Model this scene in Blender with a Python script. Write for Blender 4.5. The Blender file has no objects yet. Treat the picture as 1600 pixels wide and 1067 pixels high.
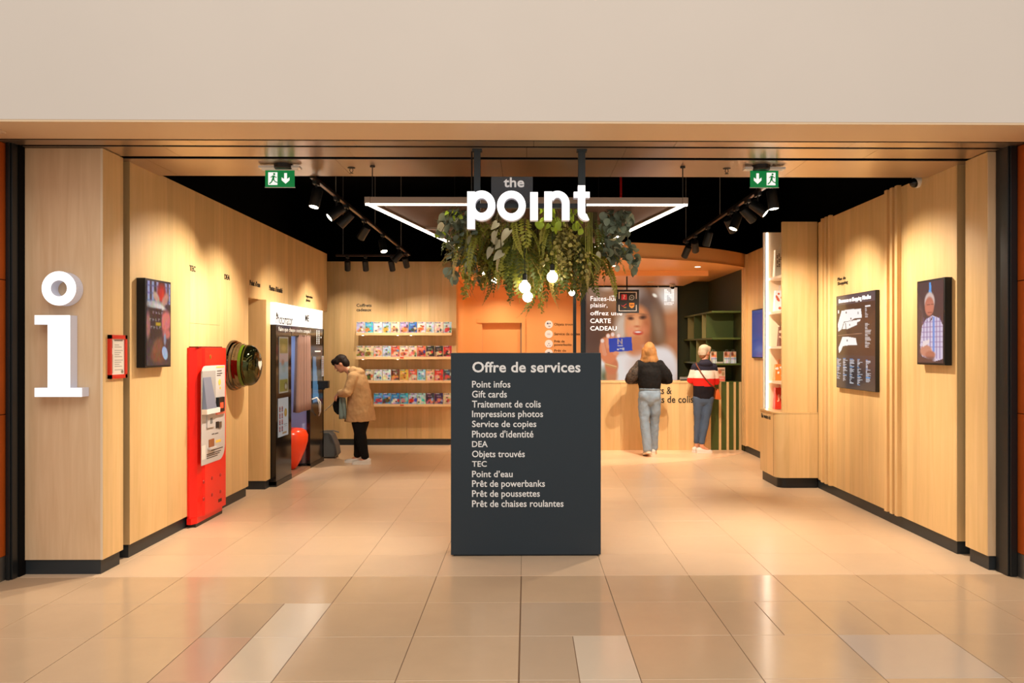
import bpy, bmesh, math, random
import numpy as np
from mathutils import Vector, Matrix

R = math.radians
random.seed(7)
scn = bpy.context.scene
col = scn.collection

# ------------------------------------------------------------------ camera
F_PX, EYE, YAW = 1250.0, 1.62, R(0.7)
CX, CY = 823 + F_PX * math.tan(YAW), 545.0
cam_d = bpy.data.cameras.new('camera')
cam = bpy.data.objects.new('camera', cam_d)
col.objects.link(cam)
cam.location = (0, 0, EYE)
cam.rotation_euler = (R(90), 0, -YAW)
cam_d.sensor_width = 36
cam_d.lens = 36 * F_PX / 1600
cam_d.shift_x = (800 - CX) / 1600
cam_d.shift_y = (CY - 533.5) / 1600
cam_d.clip_start = 0.05
scn.camera = cam

# ------------------------------------------------------------------ view and ambient light
scn.view_settings.view_transform = 'Standard'
scn.view_settings.look = 'None'
scn.view_settings.gamma = 1
scn.view_settings.use_curve_mapping = False
scn.view_settings.exposure = 0.36
world = bpy.data.worlds.new('world')
scn.world = world
world.use_nodes = True
scn.cycles.max_bounces = 7
scn.cycles.diffuse_bounces = 4
scn.cycles.glossy_bounces = 3
scn.cycles.transmission_bounces = 3
scn.cycles.caustics_reflective = False
scn.cycles.caustics_refractive = False
bg = world.node_tree.nodes['Background']
bg.inputs[0].default_value = (1.0, 0.95, 0.90, 1)
bg.inputs[1].default_value = 0.56


def area_light(name, loc, rot, sx, sy, energy, color):
    d = bpy.data.lights.new(name, 'AREA')
    d.shape = 'RECTANGLE'; d.size = sx; d.size_y = sy
    d.energy = energy; d.color = color
    o = bpy.data.objects.new(name, d)
    col.objects.link(o)
    o.location = loc; o.rotation_euler = rot
    return o


# added area light over the concourse, standing in for unseen mall lighting overhead
area_light('concourse_fill_light', (0, -1.0, 7.5), (R(14), 0, 0), 9, 6, 330, (1.0, 0.95, 0.88))


# ------------------------------------------------------------------ pixel helpers (photograph frame 1600 x 1067)
def _ray(u, v):
    a = (u - CX) / F_PX; b = (CY - v) / F_PX
    c, s = math.cos(YAW), math.sin(YAW)
    return Vector((a * c + s, -a * s + c, b))


def at_y(u, v, y):
    r = _ray(u, v); return Vector((0, 0, EYE)) + r * (y / r.y)


def at_x(u, v, x):
    r = _ray(u, v); return Vector((0, 0, EYE)) + r * (x / r.x)


def at_z(u, v, z=0.0):
    r = _ray(u, v); return Vector((0, 0, EYE)) + r * ((z - EYE) / r.z)


# ------------------------------------------------------------------ materials
MATS = {}


def lin(c):
    return tuple(((x / 12.92) if x <= 0.04045 else ((x + 0.055) / 1.055) ** 2.4) for x in c)


def rgb(r, g, b):
    return lin((r / 255, g / 255, b / 255))


def mat(name, color, rough=0.5, metal=0.0, emit=0.0, emit_color=None, spec=0.5, trans=0.0, coat=0.0, bump=0.0, bump_scale=60, vary=0.0, noise_scale=6, alpha=1.0, ior=1.45):
    if name in MATS:
        return MATS[name]
    m = bpy.data.materials.new(name)
    m.use_nodes = True
    nt = m.node_tree
    b = nt.nodes['Principled BSDF']
    b.inputs['Base Color'].default_value = (*color, 1)
    b.inputs['Roughness'].default_value = rough
    b.inputs['Metallic'].default_value = metal
    b.inputs['Specular IOR Level'].default_value = spec
    b.inputs['Transmission Weight'].default_value = trans
    b.inputs['Coat Weight'].default_value = coat
    b.inputs['IOR'].default_value = ior
    b.inputs['Alpha'].default_value = alpha
    if emit:
        b.inputs['Emission Color'].default_value = (*(emit_color or color), 1)
        b.inputs['Emission Strength'].default_value = emit
        if emit < 4 or emit == 30: m.cycles.emission_sampling = 'NONE'
    geo = nt.nodes.new('ShaderNodeNewGeometry')
    if vary:
        n = nt.nodes.new('ShaderNodeTexNoise'); n.inputs['Scale'].default_value = noise_scale; n.inputs['Detail'].default_value = 4
        nt.links.new(geo.outputs['Position'], n.inputs['Vector'])
        r = nt.nodes.new('ShaderNodeValToRGB')
        r.color_ramp.elements[0].position = 0.3; r.color_ramp.elements[1].position = 0.7
        r.color_ramp.elements[0].color = (*[c * (1 - vary) for c in color], 1)
        r.color_ramp.elements[1].color = (*[min(1, c * (1 + vary)) for c in color], 1)
        nt.links.new(n.outputs[0], r.inputs[0]); nt.links.new(r.outputs[0], b.inputs['Base Color'])
    if bump:
        n2 = nt.nodes.new('ShaderNodeTexNoise'); n2.inputs['Scale'].default_value = bump_scale
        nt.links.new(geo.outputs['Position'], n2.inputs['Vector'])
        bp = nt.nodes.new('ShaderNodeBump'); bp.inputs['Strength'].default_value = bump; bp.inputs['Distance'].default_value = 0.01
        nt.links.new(n2.outputs[0], bp.inputs['Height']); nt.links.new(bp.outputs[0], b.inputs['Normal'])
    MATS[name] = m
    return m


def wood(name, c0, c1, strip=0.115, rough=0.42, vary=0.06):
    """veneer: vertical grain, leaves of veneer set side by side"""
    m = bpy.data.materials.new(name); m.use_nodes = True
    nt = m.node_tree; N = nt.nodes; L = nt.links
    b = N['Principled BSDF']; b.inputs['Roughness'].default_value = rough
    geo = N.new('ShaderNodeNewGeometry'); sep = N.new('ShaderNodeSeparateXYZ')
    L.new(geo.outputs['Position'], sep.inputs[0])
    add = N.new('ShaderNodeMath'); add.operation = 'ADD'
    L.new(sep.outputs[0], add.inputs[0]); L.new(sep.outputs[1], add.inputs[1])
    div = N.new('ShaderNodeMath'); div.operation = 'DIVIDE'; div.inputs[1].default_value = strip
    L.new(add.outputs[0], div.inputs[0])
    fl = N.new('ShaderNodeMath'); fl.operation = 'FLOOR'; L.new(div.outputs[0], fl.inputs[0])
    wn = N.new('ShaderNodeTexWhiteNoise'); wn.noise_dimensions = '1D'; L.new(fl.outputs[0], wn.inputs['W'])
    off = N.new('ShaderNodeMath'); off.operation = 'MULTIPLY'; off.inputs[1].default_value = 9.0; L.new(wn.outputs[0], off.inputs[0])
    addz = N.new('ShaderNodeMath'); addz.operation = 'ADD'; L.new(sep.outputs[2], addz.inputs[0]); L.new(off.outputs[0], addz.inputs[1])
    sx = N.new('ShaderNodeMath'); sx.operation = 'MULTIPLY'; sx.inputs[1].default_value = 14; L.new(add.outputs[0], sx.inputs[0])
    sz = N.new('ShaderNodeMath'); sz.operation = 'MULTIPLY'; sz.inputs[1].default_value = 1.1; L.new(addz.outputs[0], sz.inputs[0])
    cmb = N.new('ShaderNodeCombineXYZ'); L.new(sx.outputs[0], cmb.inputs[0]); L.new(sz.outputs[0], cmb.inputs[2])
    n = N.new('ShaderNodeTexNoise'); n.inputs['Scale'].default_value = 1.3; n.inputs['Detail'].default_value = 4; n.inputs['Distortion'].default_value = 0.8
    L.new(cmb.outputs[0], n.inputs['Vector'])
    sx2 = N.new('ShaderNodeMath'); sx2.operation = 'MULTIPLY'; sx2.inputs[1].default_value = 220; L.new(add.outputs[0], sx2.inputs[0])
    cmb2 = N.new('ShaderNodeCombineXYZ'); L.new(sx2.outputs[0], cmb2.inputs[0]); L.new(addz.outputs[0], cmb2.inputs[2])
    n2 = N.new('ShaderNodeTexNoise'); n2.inputs['Scale'].default_value = 1.0; n2.inputs['Detail'].default_value = 2
    L.new(cmb2.outputs[0], n2.inputs['Vector'])
    mixf = N.new('ShaderNodeMath'); mixf.operation = 'MULTIPLY_ADD'; mixf.inputs[1].default_value = 0.12
    L.new(n2.outputs[0], mixf.inputs[0]); L.new(n.outputs[0], mixf.inputs[2])
    ramp = N.new('ShaderNodeValToRGB')
    ramp.color_ramp.elements[0].position = 0.32; ramp.color_ramp.elements[1].position = 0.78
    ramp.color_ramp.elements[0].color = (*c0, 1); ramp.color_ramp.elements[1].color = (*c1, 1)
    L.new(mixf.outputs[0], ramp.inputs[0])
    mr = N.new('ShaderNodeMapRange'); mr.inputs[3].default_value = 1 - vary; mr.inputs[4].default_value = 1 + vary
    L.new(wn.outputs[0], mr.inputs[0])
    mul = N.new('ShaderNodeVectorMath'); mul.operation = 'SCALE'
    L.new(ramp.outputs[0], mul.inputs[0]); L.new(mr.outputs[0], mul.inputs['Scale'])
    L.new(mul.outputs[0], b.inputs['Base Color'])
    MATS[name] = m
    return m


def tile_mat(name, color, rough, var=0.05, bump=0.02):
    m = bpy.data.materials.new(name); m.use_nodes = True
    nt = m.node_tree; N = nt.nodes; L = nt.links
    b = N['Principled BSDF']
    geo = N.new('ShaderNodeNewGeometry'); oi = N.new('ShaderNodeObjectInfo')
    n = N.new('ShaderNodeTexNoise'); n.inputs['Scale'].default_value = 3.5; n.inputs['Detail'].default_value = 7
    n.inputs['Roughness'].default_value = 0.65
    L.new(geo.outputs['Position'], n.inputs['Vector'])
    mr = N.new('ShaderNodeMapRange'); mr.inputs[1].default_value = 0.25; mr.inputs[2].default_value = 0.75
    mr.inputs[3].default_value = 1 - var; mr.inputs[4].default_value = 1 + var
    L.new(n.outputs[0], mr.inputs[0])
    mo = N.new('ShaderNodeMapRange'); mo.inputs[3].default_value = 1 - var; mo.inputs[4].default_value = 1 + var * .6
    L.new(oi.outputs['Random'], mo.inputs[0])
    mm = N.new('ShaderNodeMath'); mm.operation = 'MULTIPLY'; L.new(mr.outputs[0], mm.inputs[0]); L.new(mo.outputs[0], mm.inputs[1])
    sc = N.new('ShaderNodeVectorMath'); sc.operation = 'SCALE'; sc.inputs[0].default_value = color
    L.new(mm.outputs[0], sc.inputs['Scale']); L.new(sc.outputs[0], b.inputs['Base Color'])
    b.inputs['Roughness'].default_value = rough
    MATS[name] = m
    return m


def print_mat(name, emit=0.0, rough=0.4):
    """flat print or lit screen whose picture is stored on the sheet's own grid"""
    if name in MATS:
        return MATS[name]
    m = bpy.data.materials.new(name); m.use_nodes = True
    nt = m.node_tree; b = nt.nodes['Principled BSDF']; b.inputs['Roughness'].default_value = rough
    a = nt.nodes.new('ShaderNodeVertexColor'); a.layer_name = 'Col'
    if emit:
        b.inputs['Base Color'].default_value = (0.02, 0.02, 0.02, 1)
        nt.links.new(a.outputs[0], b.inputs['Emission Color']); b.inputs['Emission Strength'].default_value = emit; m.cycles.emission_sampling = 'NONE'
    else:
        nt.links.new(a.outputs[0], b.inputs['Base Color'])
    MATS[name] = m
    return m


WOOD = wood('maple_veneer', rgb(214, 178, 120), rgb(226, 190, 136), vary=0.085)
PALE = wood('birch_veneer', rgb(212, 178, 138), rgb(226, 196, 158), strip=1.7, vary=0.02)
BASE = mat('anthracite_baseboard', rgb(38, 44, 48), 0.45)
BLACK = mat('black_metal', rgb(20, 22, 23), 0.4)
BLACKM = mat('matt_black_paint', rgb(13, 12, 12), 0.9, spec=0.1)
FRAME = mat('anthracite_frame', rgb(22, 25, 27), 0.35)
CREAM = mat('cream_plaster', rgb(206, 197, 187), 0.75, vary=0.015, noise_scale=1.2)
SOFFIT = mat('soffit_paint', rgb(216, 190, 156), 0.5)
METALC = mat('satin_metal_panel', rgb(200, 180, 160), 0.30, metal=0.85, vary=0.04, noise_scale=2)
ORANGE = mat('orange_paint', rgb(250, 188, 120), 0.38)
ORANGEP = mat('orange_wood_panel', rgb(172, 78, 22), 0.35, vary=0.08, noise_scale=3)
STEEL = mat('brushed_steel', rgb(150, 146, 140), 0.4, metal=0.9)
GREEN = mat('olive_green_board', rgb(70, 84, 30), 0.55)
GREEND = mat('dark_green_paint', rgb(58, 62, 28), 0.6)
PEACH = mat('peach_floor', rgb(250, 206, 170), 0.25)
GROUT = mat('dark_grout', rgb(120, 92, 68), 0.8)
WHITE = mat('white_plastic', rgb(232, 230, 226), 0.4)
GREYP = mat('grey_plastic', rgb(120, 120, 120), 0.5)
TXT = mat('dark_lettering', rgb(40, 34, 28), 0.5)
TXTW = mat('white_lettering', rgb(232, 236, 238), 0.5)
TILE_M = tile_mat('polished_concourse_tile', rgb(207, 175, 140), 0.16, 0.035)
TILE_I = tile_mat('shop_floor_tile', rgb(226, 194, 160), 0.28, 0.035)
TILE_W = tile_mat('pale_tile', rgb(220, 198, 172), 0.16, 0.02)
TILE_G = tile_mat('grey_tile', rgb(196, 168, 138), 0.16, 0.02)
TILE_S = tile_mat('silver_tile', rgb(206, 184, 162), 0.16, 0.02)
TILE_P = tile_mat('rosy_tile', rgb(204, 166, 138), 0.16, 0.02)
LEDM = mat('white_led', (1, 0.9, 0.78), emit=9, emit_color=(1, 0.86, 0.68))
LENS = mat('lamp_lens', (1, 0.9, 0.75), emit=30, emit_color=(1, 0.85, 0.62))
SIGNW = mat('lit_sign_face', (1, 1, 1), emit=.80, emit_color=(0.93, 0.96, 1.0))
SIGNS = mat('lit_sign_side', rgb(205, 205, 215), 0.4, emit=0.10, emit_color=(0.75, 0.82, 1.0))


# ------------------------------------------------------------------ object helpers
def tag(o, label=None, cat=None, group=None, kind=None):
    if label: o['label'] = label
    if cat: o['category'] = cat
    if group: o['group'] = group
    if kind: o['kind'] = kind
    return o


def thing(name, label, cat, loc=(0, 0, 0), rotz=0.0, group=None, kind=None):
    o = bpy.data.objects.new(name, None)
    col.objects.link(o)
    o.empty_display_size = 0.1
    o.location = loc; o.rotation_euler = (0, 0, rotz)
    return tag(o, label, cat, group, kind)


class B:
    """collects simple shapes; build() links them as one mesh object"""

    def __init__(s):
        s.v = []; s.f = []; s.mi = []

    def add(s, vs, fs, mi=0):
        n = len(s.v)
        s.v += [tuple(p) for p in vs]
        s.f += [tuple(i + n for i in f) for f in fs]
        s.mi += [mi] * len(fs)
        return s

    def box(s, x0, x1, y0, y1, z0, z1, mi=0):
        x0, x1 = min(x0, x1), max(x0, x1); y0, y1 = min(y0, y1), max(y0, y1); z0, z1 = min(z0, z1), max(z0, z1)
        vs = [(x, y, z) for z in (z0, z1) for y in (y0, y1) for x in (x0, x1)]
        return s.add(vs, [(0, 2, 3, 1), (4, 5, 7, 6), (0, 1, 5, 4), (2, 6, 7, 3), (0, 4, 6, 2), (1, 3, 7, 5)], mi)

    def cyl(s, p, q, r0, r1=None, n=16, mi=0, caps=True):
        p, q = Vector(p), Vector(q); r1 = r0 if r1 is None else r1
        d = (q - p).normalized()
        a = d.orthogonal().normalized(); b = d.cross(a)
        vs = []
        for c, r in ((p, r0), (q, r1)):
            for i in range(n):
                t = 2 * math.pi * i / n
                vs.append(c + (a * math.cos(t) + b * math.sin(t)) * r)
        fs = [(i, (i + 1) % n, n + (i + 1) % n, n + i) for i in range(n)]
        if caps:
            fs += [tuple(range(n))[::-1], tuple(range(n, 2 * n))]
        return s.add(vs, fs, mi)

    def lathe(s, c, axis, prof, n=32, mi=0):
        """prof: (distance along axis, radius)"""
        c = Vector(c); d = Vector(axis).normalized()
        a = d.orthogonal().normalized(); b = d.cross(a)
        vs = []; fs = []
        for (h, r) in prof:
            for i in range(n):
                t = 2 * math.pi * i / n
                vs.append(c + d * h + (a * math.cos(t) + b * math.sin(t)) * max(r, 1e-4))
        for k in range(len(prof) - 1):
            for i in range(n):
                j = (i + 1) % n
                fs.append((k * n + i, k * n + j, (k + 1) * n + j, (k + 1) * n + i))
        fs.append(tuple(range(n))[::-1]); m = (len(prof) - 1) * n; fs.append(tuple(range(m, m + n)))
        return s.add(vs, fs, mi)

    def prism(s, poly, z0, z1, axis='z', mi=0):
        """poly of 2d points extruded along an axis: z -> (x,y), x -> (y,z), y -> (x,z)"""
        def P(a, b, h):
            return {'z': (a, b, h), 'x': (h, a, b), 'y': (a, h, b)}[axis]
        n = len(poly)
        vs = [P(a, b, z0) for a, b in poly] + [P(a, b, z1) for a, b in poly]
        fs = [tuple(range(n))[::-1], tuple(range(n, 2 * n))] + [(i, (i + 1) % n, n + (i + 1) % n, n + i) for i in range(n)]
        return s.add(vs, fs, mi)

    def tube(s, pts, rad, n=8, mi=0, side=None, caps=True):
        """pts: centre points; rad: radius, or list of radii or (a, b) pairs"""
        pts = [Vector(p) for p in pts]; m = len(pts)
        if not isinstance(rad, (list, tuple)):
            rad = [rad] * m
        ref = Vector(side) if side else None
        vs = []; fs = []; prev = None
        for i, p in enumerate(pts):
            t = (pts[min(i + 1, m - 1)] - pts[max(i - 1, 0)]).normalized()
            if ref is not None:
                a = (ref - t * ref.dot(t)).normalized()
            elif prev is None:
                a = t.orthogonal().normalized()
            else:
                a = (prev - t * prev.dot(t)).normalized()
            prev = a
            b = t.cross(a)
            ra, rb = rad[i] if isinstance(rad[i], (list, tuple)) else (rad[i], rad[i])
            for k in range(n):
                w = 2 * math.pi * k / n
                vs.append(p + a * math.cos(w) * ra + b * math.sin(w) * rb)
        for i in range(m - 1):
            for k in range(n):
                j = (k + 1) % n
                fs.append((i * n + k, i * n + j, (i + 1) * n + j, (i + 1) * n + k))
        if caps:
            fs.append(tuple(range(n))[::-1]); fs.append(tuple(range((m - 1) * n, m * n)))
        return s.add(vs, fs, mi)

    def ball(s, c, rx, ry=None, rz=None, n=16, m=10, mi=0, rot=None):
        ry = rx if ry is None else ry; rz = rx if rz is None else rz
        c = Vector(c); vs = []; fs = []
        for i in range(m + 1):
            ph = math.pi * i / m
            for k in range(n):
                th = 2 * math.pi * k / n
                p = Vector((rx * math.sin(ph) * math.cos(th), ry * math.sin(ph) * math.sin(th), rz * math.cos(ph)))
                if rot: p = rot @ p
                vs.append(c + p)
        for i in range(m):
            for k in range(n):
                j = (k + 1) % n
                fs.append((i * n + k, (i + 1) * n + k, (i + 1) * n + j, i * n + j))
        return s.add(vs, fs, mi)

    def build(s, name, mats, parent=None, local=False, smooth=False, bevel=0.0, origin=None):
        me = bpy.data.meshes.new(name)
        V = np.array(s.v, dtype=float)
        base = Vector((0, 0, 0))
        if parent is not None and not local:
            p = parent; base = Vector(p.location)
            while p.parent:
                p = p.parent; base += Vector(p.location)
        elif parent is None and not local:
            base = Vector(origin) if origin else Vector(((V[:, 0].min() + V[:, 0].max()) / 2, (V[:, 1].min() + V[:, 1].max()) / 2, V[:, 2].min()))
        V = V - np.array(base)
        me.from_pydata([tuple(p) for p in V], [], s.f)
        if not isinstance(mats, (list, tuple)): mats = [mats]
        for m in mats: me.materials.append(m)
        if len(mats) > 1: me.polygons.foreach_set('material_index', s.mi)
        bm = bmesh.new(); bm.from_mesh(me)
        bmesh.ops.remove_doubles(bm, verts=bm.verts, dist=1e-6)
        if bevel:
            es = [e for e in bm.edges if len(e.link_faces) == 2 and e.calc_face_angle(0) > 0.6]
            bmesh.ops.bevel(bm, geom=es, offset=bevel, segments=2, affect='EDGES', profile=0.6)
        bmesh.ops.recalc_face_normals(bm, faces=bm.faces)
        bm.to_mesh(me); bm.free()
        if smooth:
            me.polygons.foreach_set('use_smooth', [True] * len(me.polygons))
            if smooth != 'all':
                try: me.set_sharp_from_angle(angle=R(40))
                except Exception: pass
        o = bpy.data.objects.new(name, me)
        col.objects.link(o)
        if parent is not None: o.parent = parent
        elif not local: o.location = base
        return o


def box(name, m, x0, x1, y0, y1, z0, z1, parent=None, bevel=0.0):
    return B().box(x0, x1, y0, y1, z0, z1).build(name, m, parent, bevel=bevel)


def struct(o, label=None):
    o['kind'] = 'structure'
    if label: o['label'] = label
    return o


def copy_of(o, parent=None, loc=None, rot=None, scale=None):
    c = o.copy(); col.objects.link(c)
    if parent is not None: c.parent = parent
    if loc is not None: c.location = loc
    if rot is not None: c.rotation_euler = rot
    if scale is not None: c.scale = scale if isinstance(scale, (tuple, list)) else (scale,) * 3
    return c


# ------------------------------------------------------------------ lettering
FONT = None


def text_mesh(s, bold=0.0, extrude=0.0, line=1.0, align='LEFT', res=4):
    cu = bpy.data.curves.new('text', 'FONT')
    cu.body = s
    if FONT: cu.font = FONT
    cu.offset = bold; cu.extrude = extrude; cu.resolution_u = res; cu.space_line = line; cu.align_x = align
    cu.space_character = 1.0 + bold * 1.2
    o = bpy.data.objects.new('text', cu)
    me = bpy.data.meshes.new_from_object(o)
    bpy.data.objects.remove(o); bpy.data.curves.remove(cu)
    return me


def lettering(name, s, p0, right, up, w, h, m, parent=None, bold=0.0, depth=0.002, line=1.0, res=4):
    """text whose ink box has its lower left corner at p0 and measures w x h along right / up; m: material or (face, side)"""
    me = text_mesh(s, bold, 0.01, line, res=res)
    n = len(me.vertices)
    co = np.zeros(n * 3); me.vertices.foreach_get('co', co); co = co.reshape(-1, 3)
    mn, mx = co.min(0), co.max(0)
    right = Vector(right).normalized(); up = Vector(up).normalized(); nor = right.cross(up)
    sx = w / (mx[0] - mn[0]); sy = (h / (mx[1] - mn[1])) if h else sx
    a = (co[:, 0] - mn[0]) * sx; b = (co[:, 1] - mn[1]) * sy; c = (co[:, 2] - mn[2]) / (mx[2] - mn[2]) * depth
    W = np.array(p0)[None] + a[:, None] * np.array(right) + b[:, None] * np.array(up) + c[:, None] * np.array(nor)
    base = Vector(p0)
    if parent is not None:
        base = Vector(parent.location); p = parent
        while p.parent: p = p.parent; base += Vector(p.location)
    W = W - np.array(base)
    me.vertices.foreach_set('co', W.reshape(-1)); me.update()
    me.materials.clear()
    if isinstance(m, (tuple, list)):
        for q in m: me.materials.append(q)
        for p in me.polygons:
            p.material_index = 0 if p.normal.dot(nor) > 0.7 else 1
    else:
        me.materials.append(m)
    me.name = name
    o = bpy.data.objects.new(name, me); col.objects.link(o)
    if parent is not None: o.parent = parent
    else: o.location = base
    return o


# ------------------------------------------------------------------ printed sheets
class Canvas:
    """picture sampled on a grid; drawing coordinates x0..x1 (right) and y0..y1 (down)"""

    def __init__(s, x0, y0, x1, y1, nx, ny, bgc):
        s.x0, s.y0, s.x1, s.y1, s.nx, s.ny = x0, y0, x1, y1, nx, ny
        xs = np.linspace(x0, x1, nx + 1); ys = np.linspace(y0, y1, ny + 1)
        s.X, s.Y = np.meshgrid(xs, ys)
        s.C = np.zeros((ny + 1, nx + 1, 3)); s.C[:] = np.array(bgc) / 255.0

    def blend(s, a, c):
        a = np.clip(a, 0, 1)[..., None]; s.C = s.C * (1 - a) + a * np.array(c) / 255.0

    def ell(s, cx, cy, rx, ry, c, soft=0.05, rot=0.0, op=1.0):
        t = R(rot); dx, dy = s.X - cx, s.Y - cy
        u = (dx * math.cos(t) + dy * math.sin(t)) / rx; v = (-dx * math.sin(t) + dy * math.cos(t)) / ry
        d = np.sqrt(u * u + v * v)
        s.blend((1 + soft - d) / (2 * soft) * op if soft else (d < 1) * op, c); return s

    def rect(s, a, b, c_, d, c, soft=0.0, rot=0.0, op=1.0):
        cx, cy = (a + c_) / 2, (b + d) / 2; t = R(rot)
        dx, dy = s.X - cx, s.Y - cy
        u = np.abs(dx * math.cos(t) + dy * math.sin(t)) - abs(c_ - a) / 2
        v = np.abs(-dx * math.sin(t) + dy * math.cos(t)) - abs(d - b) / 2
        e = np.maximum(u, v)
        s.blend((0.5 - e / soft) * op if soft else (e < 0) * op, c); return s

    def poly(s, pts, c, op=1.0):
        ins = np.zeros(s.X.shape, bool); n = len(pts)
        for i in range(n):
            (xa, ya), (xb, yb) = pts[i], pts[(i + 1) % n]
            if ya == yb: continue
            k = ((ya > s.Y) != (yb > s.Y)) & (s.X < (xb - xa) * (s.Y - ya) / (yb - ya) + xa)
            ins ^= k
        s.blend(ins * op, c); return s

    def line(s, x0, y0, x1, y1, w, c, soft=0.5, op=1.0):
        L2 = (x1 - x0) ** 2 + (y1 - y0) ** 2 + 1e-9
        t = np.clip(((s.X - x0) * (x1 - x0) + (s.Y - y0) * (y1 - y0)) / L2, 0, 1)
        d = np.hypot(s.X - x0 - t * (x1 - x0), s.Y - y0 - t * (y1 - y0))
        s.blend((w / 2 + soft * w - d) / (2 * soft * w) * op, c); return s

    def noise(s, amt, seed=0, cells=12):
        r = np.random.RandomState(seed).rand(cells + 1, cells + 1, 3) - 0.5
        gx = (s.X - s.x0) / (s.x1 - s.x0) * cells; gy = (s.Y - s.y0) / (s.y1 - s.y0) * cells
        ix = np.clip(gx.astype(int), 0, cells - 1); iy = np.clip(gy.astype(int), 0, cells - 1)
        fx = (gx - ix)[..., None]; fy = (gy - iy)[..., None]
        n = (r[iy, ix] * (1 - fx) + r[iy, ix + 1] * fx) * (1 - fy) + (r[iy + 1, ix] * (1 - fx) + r[iy + 1, ix + 1] * fx) * fy
        s.C = np.clip(s.C + n * amt, 0, 1); return s

    def build(s, name, m, p0, right, up, w, h, parent=None):
        """p0: lower left corner"""
        right = np.array(Vector(right).normalized()); up = np.array(Vector(up).normalized())
        base = np.array(p0, float)
        if parent is not None:
            b0 = Vector(parent.location); p = parent
            while p.parent: p = p.parent; b0 += Vector(p.location)
            base = base - np.array(b0)
        fx = (s.X - s.x0) / (s.x1 - s.x0) * w; fy = (1 - (s.Y - s.y0) / (s.y1 - s.y0)) * h
        V = base + fx[..., None] * right + fy[..., None] * up
        if parent is None: V = V - np.array(p0)
        nx, ny = s.nx, s.ny
        i = np.arange(ny)[:, None] * (nx + 1) + np.arange(nx)[None]
        F = np.stack([i, i + nx + 1, i + nx + 2, i + 1], -1).reshape(-1, 4)
        me = bpy.data.meshes.new(name)
        me.from_pydata(V.reshape(-1, 3).tolist(), [], F.tolist())
        ca = me.color_attributes.new('Col', 'FLOAT_COLOR', 'POINT')
        C = np.clip(s.C, 0, 1)
        L = np.where(C <= 0.04045, C / 12.92, ((C + 0.055) / 1.055) ** 2.4)
        A = np.concatenate([L, np.ones(L.shape[:2] + (1,))], -1).reshape(-1)
        ca.data.foreach_set('color', A)
        me.materials.append(m)
        o = bpy.data.objects.new(name, me); col.objects.link(o)
        if parent is not None: o.parent = parent
        else: o.location = p0
        return o


PRINT = print_mat('printed_sheet')
SCREEN = print_mat('lit_screen', emit=0.75, rough=0.15)
LIGHTBOX = print_mat('backlit_textile', emit=0.66, rough=0.6)
# ================================================================== THE SETTING
CEIL = 3.065
XL, XR, YB = -3.07, 3.385, 13.5          # left wall face, right wall face, back wall face

# ---- floor: slab with every tile laid on it
floor = box('floor', GROUT, -7, 7, -4, 15.3, -0.08, -0.003)
struct(floor, 'stone tiled floor running from the concourse into the shop')


def tile_mesh(name, w, d, m, gap):
    g = gap / 2; b = 0.0015
    vs = [(g, g, -0.012), (w - g, g, -0.012), (w - g, d - g, -0.012), (g, d - g, -0.012),
          (g, g, -b), (w - g, g, -b), (w - g, d - g, -b), (g, d - g, -b),
          (g + b, g + b, 0), (w - g - b, g + b, 0), (w - g - b, d - g - b, 0), (g + b, d - g - b, 0)]
    fs = [(8, 9, 10, 11)]
    for k in (0, 4):
        for i in range(4):
            j = (i + 1) % 4
            fs.append((k + i, k + j, k + 4 + j, k + 4 + i))
    me = bpy.data.meshes.new(name); me.from_pydata(vs, [], fs); me.materials.append(m)
    return me


TM = {}


def lay(x, y, w, d, m, gap):
    k = (round(w, 4), round(d, 4), m.name, gap)
    if k not in TM: TM[k] = tile_mesh('tile', w, d, m, gap)
    o = bpy.data.objects.new('tile', TM[k]); col.objects.link(o)
    o.parent = floor; o.location = Vector((x, y, 0)) - floor.location
    return o


T = 0.6; GX = -0.041
rowsY = [5.712 - T * (k + 1) for k in range(5)]            # near edge of each concourse row
special = {  # (row, column): list of (fraction from, fraction to, material)
    (1, -3): [(0, .5, TILE_G), (.5, 1, TILE_W)], (2, -3): [(0, .5, TILE_P), (.5, 1, TILE_W)],
    (2, 0): [(0, .5, TILE_G), (.5, 1, TILE_W)], (2, 3): [(0, 1, TILE_S)], (1, 2): [(0, .5, TILE_M), (.5, 1, TILE_M)],
    (1, 3): [(0, .5, TILE_M), (.5, 1, TILE_M)], (1, 0): [(0, 1, TILE_G)], (3, 0): [(0, .5, TILE_G), (.5, 1, TILE_W)], (3, -3): [(0, .5, TILE_P), (.5, 1, TILE_W)],
}
for r, y in enumerate(rowsY):
    for c in range(-7, 7):
        x = GX + c * T
        for a, b_, m_ in special.get((r, c), [(0, 1, TILE_M)]):
            lay(x + a * T + (0.004 if c == 0 and a == 0 else 0), y, (b_ - a) * T - (0.004 if c == 0 and a == 0 else 0), T, m_, 0.004)
for r in range(13):
    y = 5.712 + r * T
    for c in range(-6, 6):
        x = GX + c * T
        if x + T < -3.4 or x > 3.45: continue
        lay(x, y, T, T, TILE_I, 0.0022)
rest = B().box(-7, 7, -4, rowsY[-1], -0.0025, 0)
rest.box(-7, GX - 7 * T, rowsY[-1], 5.712, -0.0025, 0).box(GX + 7 * T, 7, rowsY[-1], 5.712, -0.0025, 0).box(-4.2, 4.2, 13.512, 15.3, -0.0025, 0)
o = rest.build('tile_field', TILE_M, floor); o['kind'] = 'stuff'

# curved peach floor in front of the counter, under the round canopy
CC = (0.409, 14.79); CR = 3.795


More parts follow.
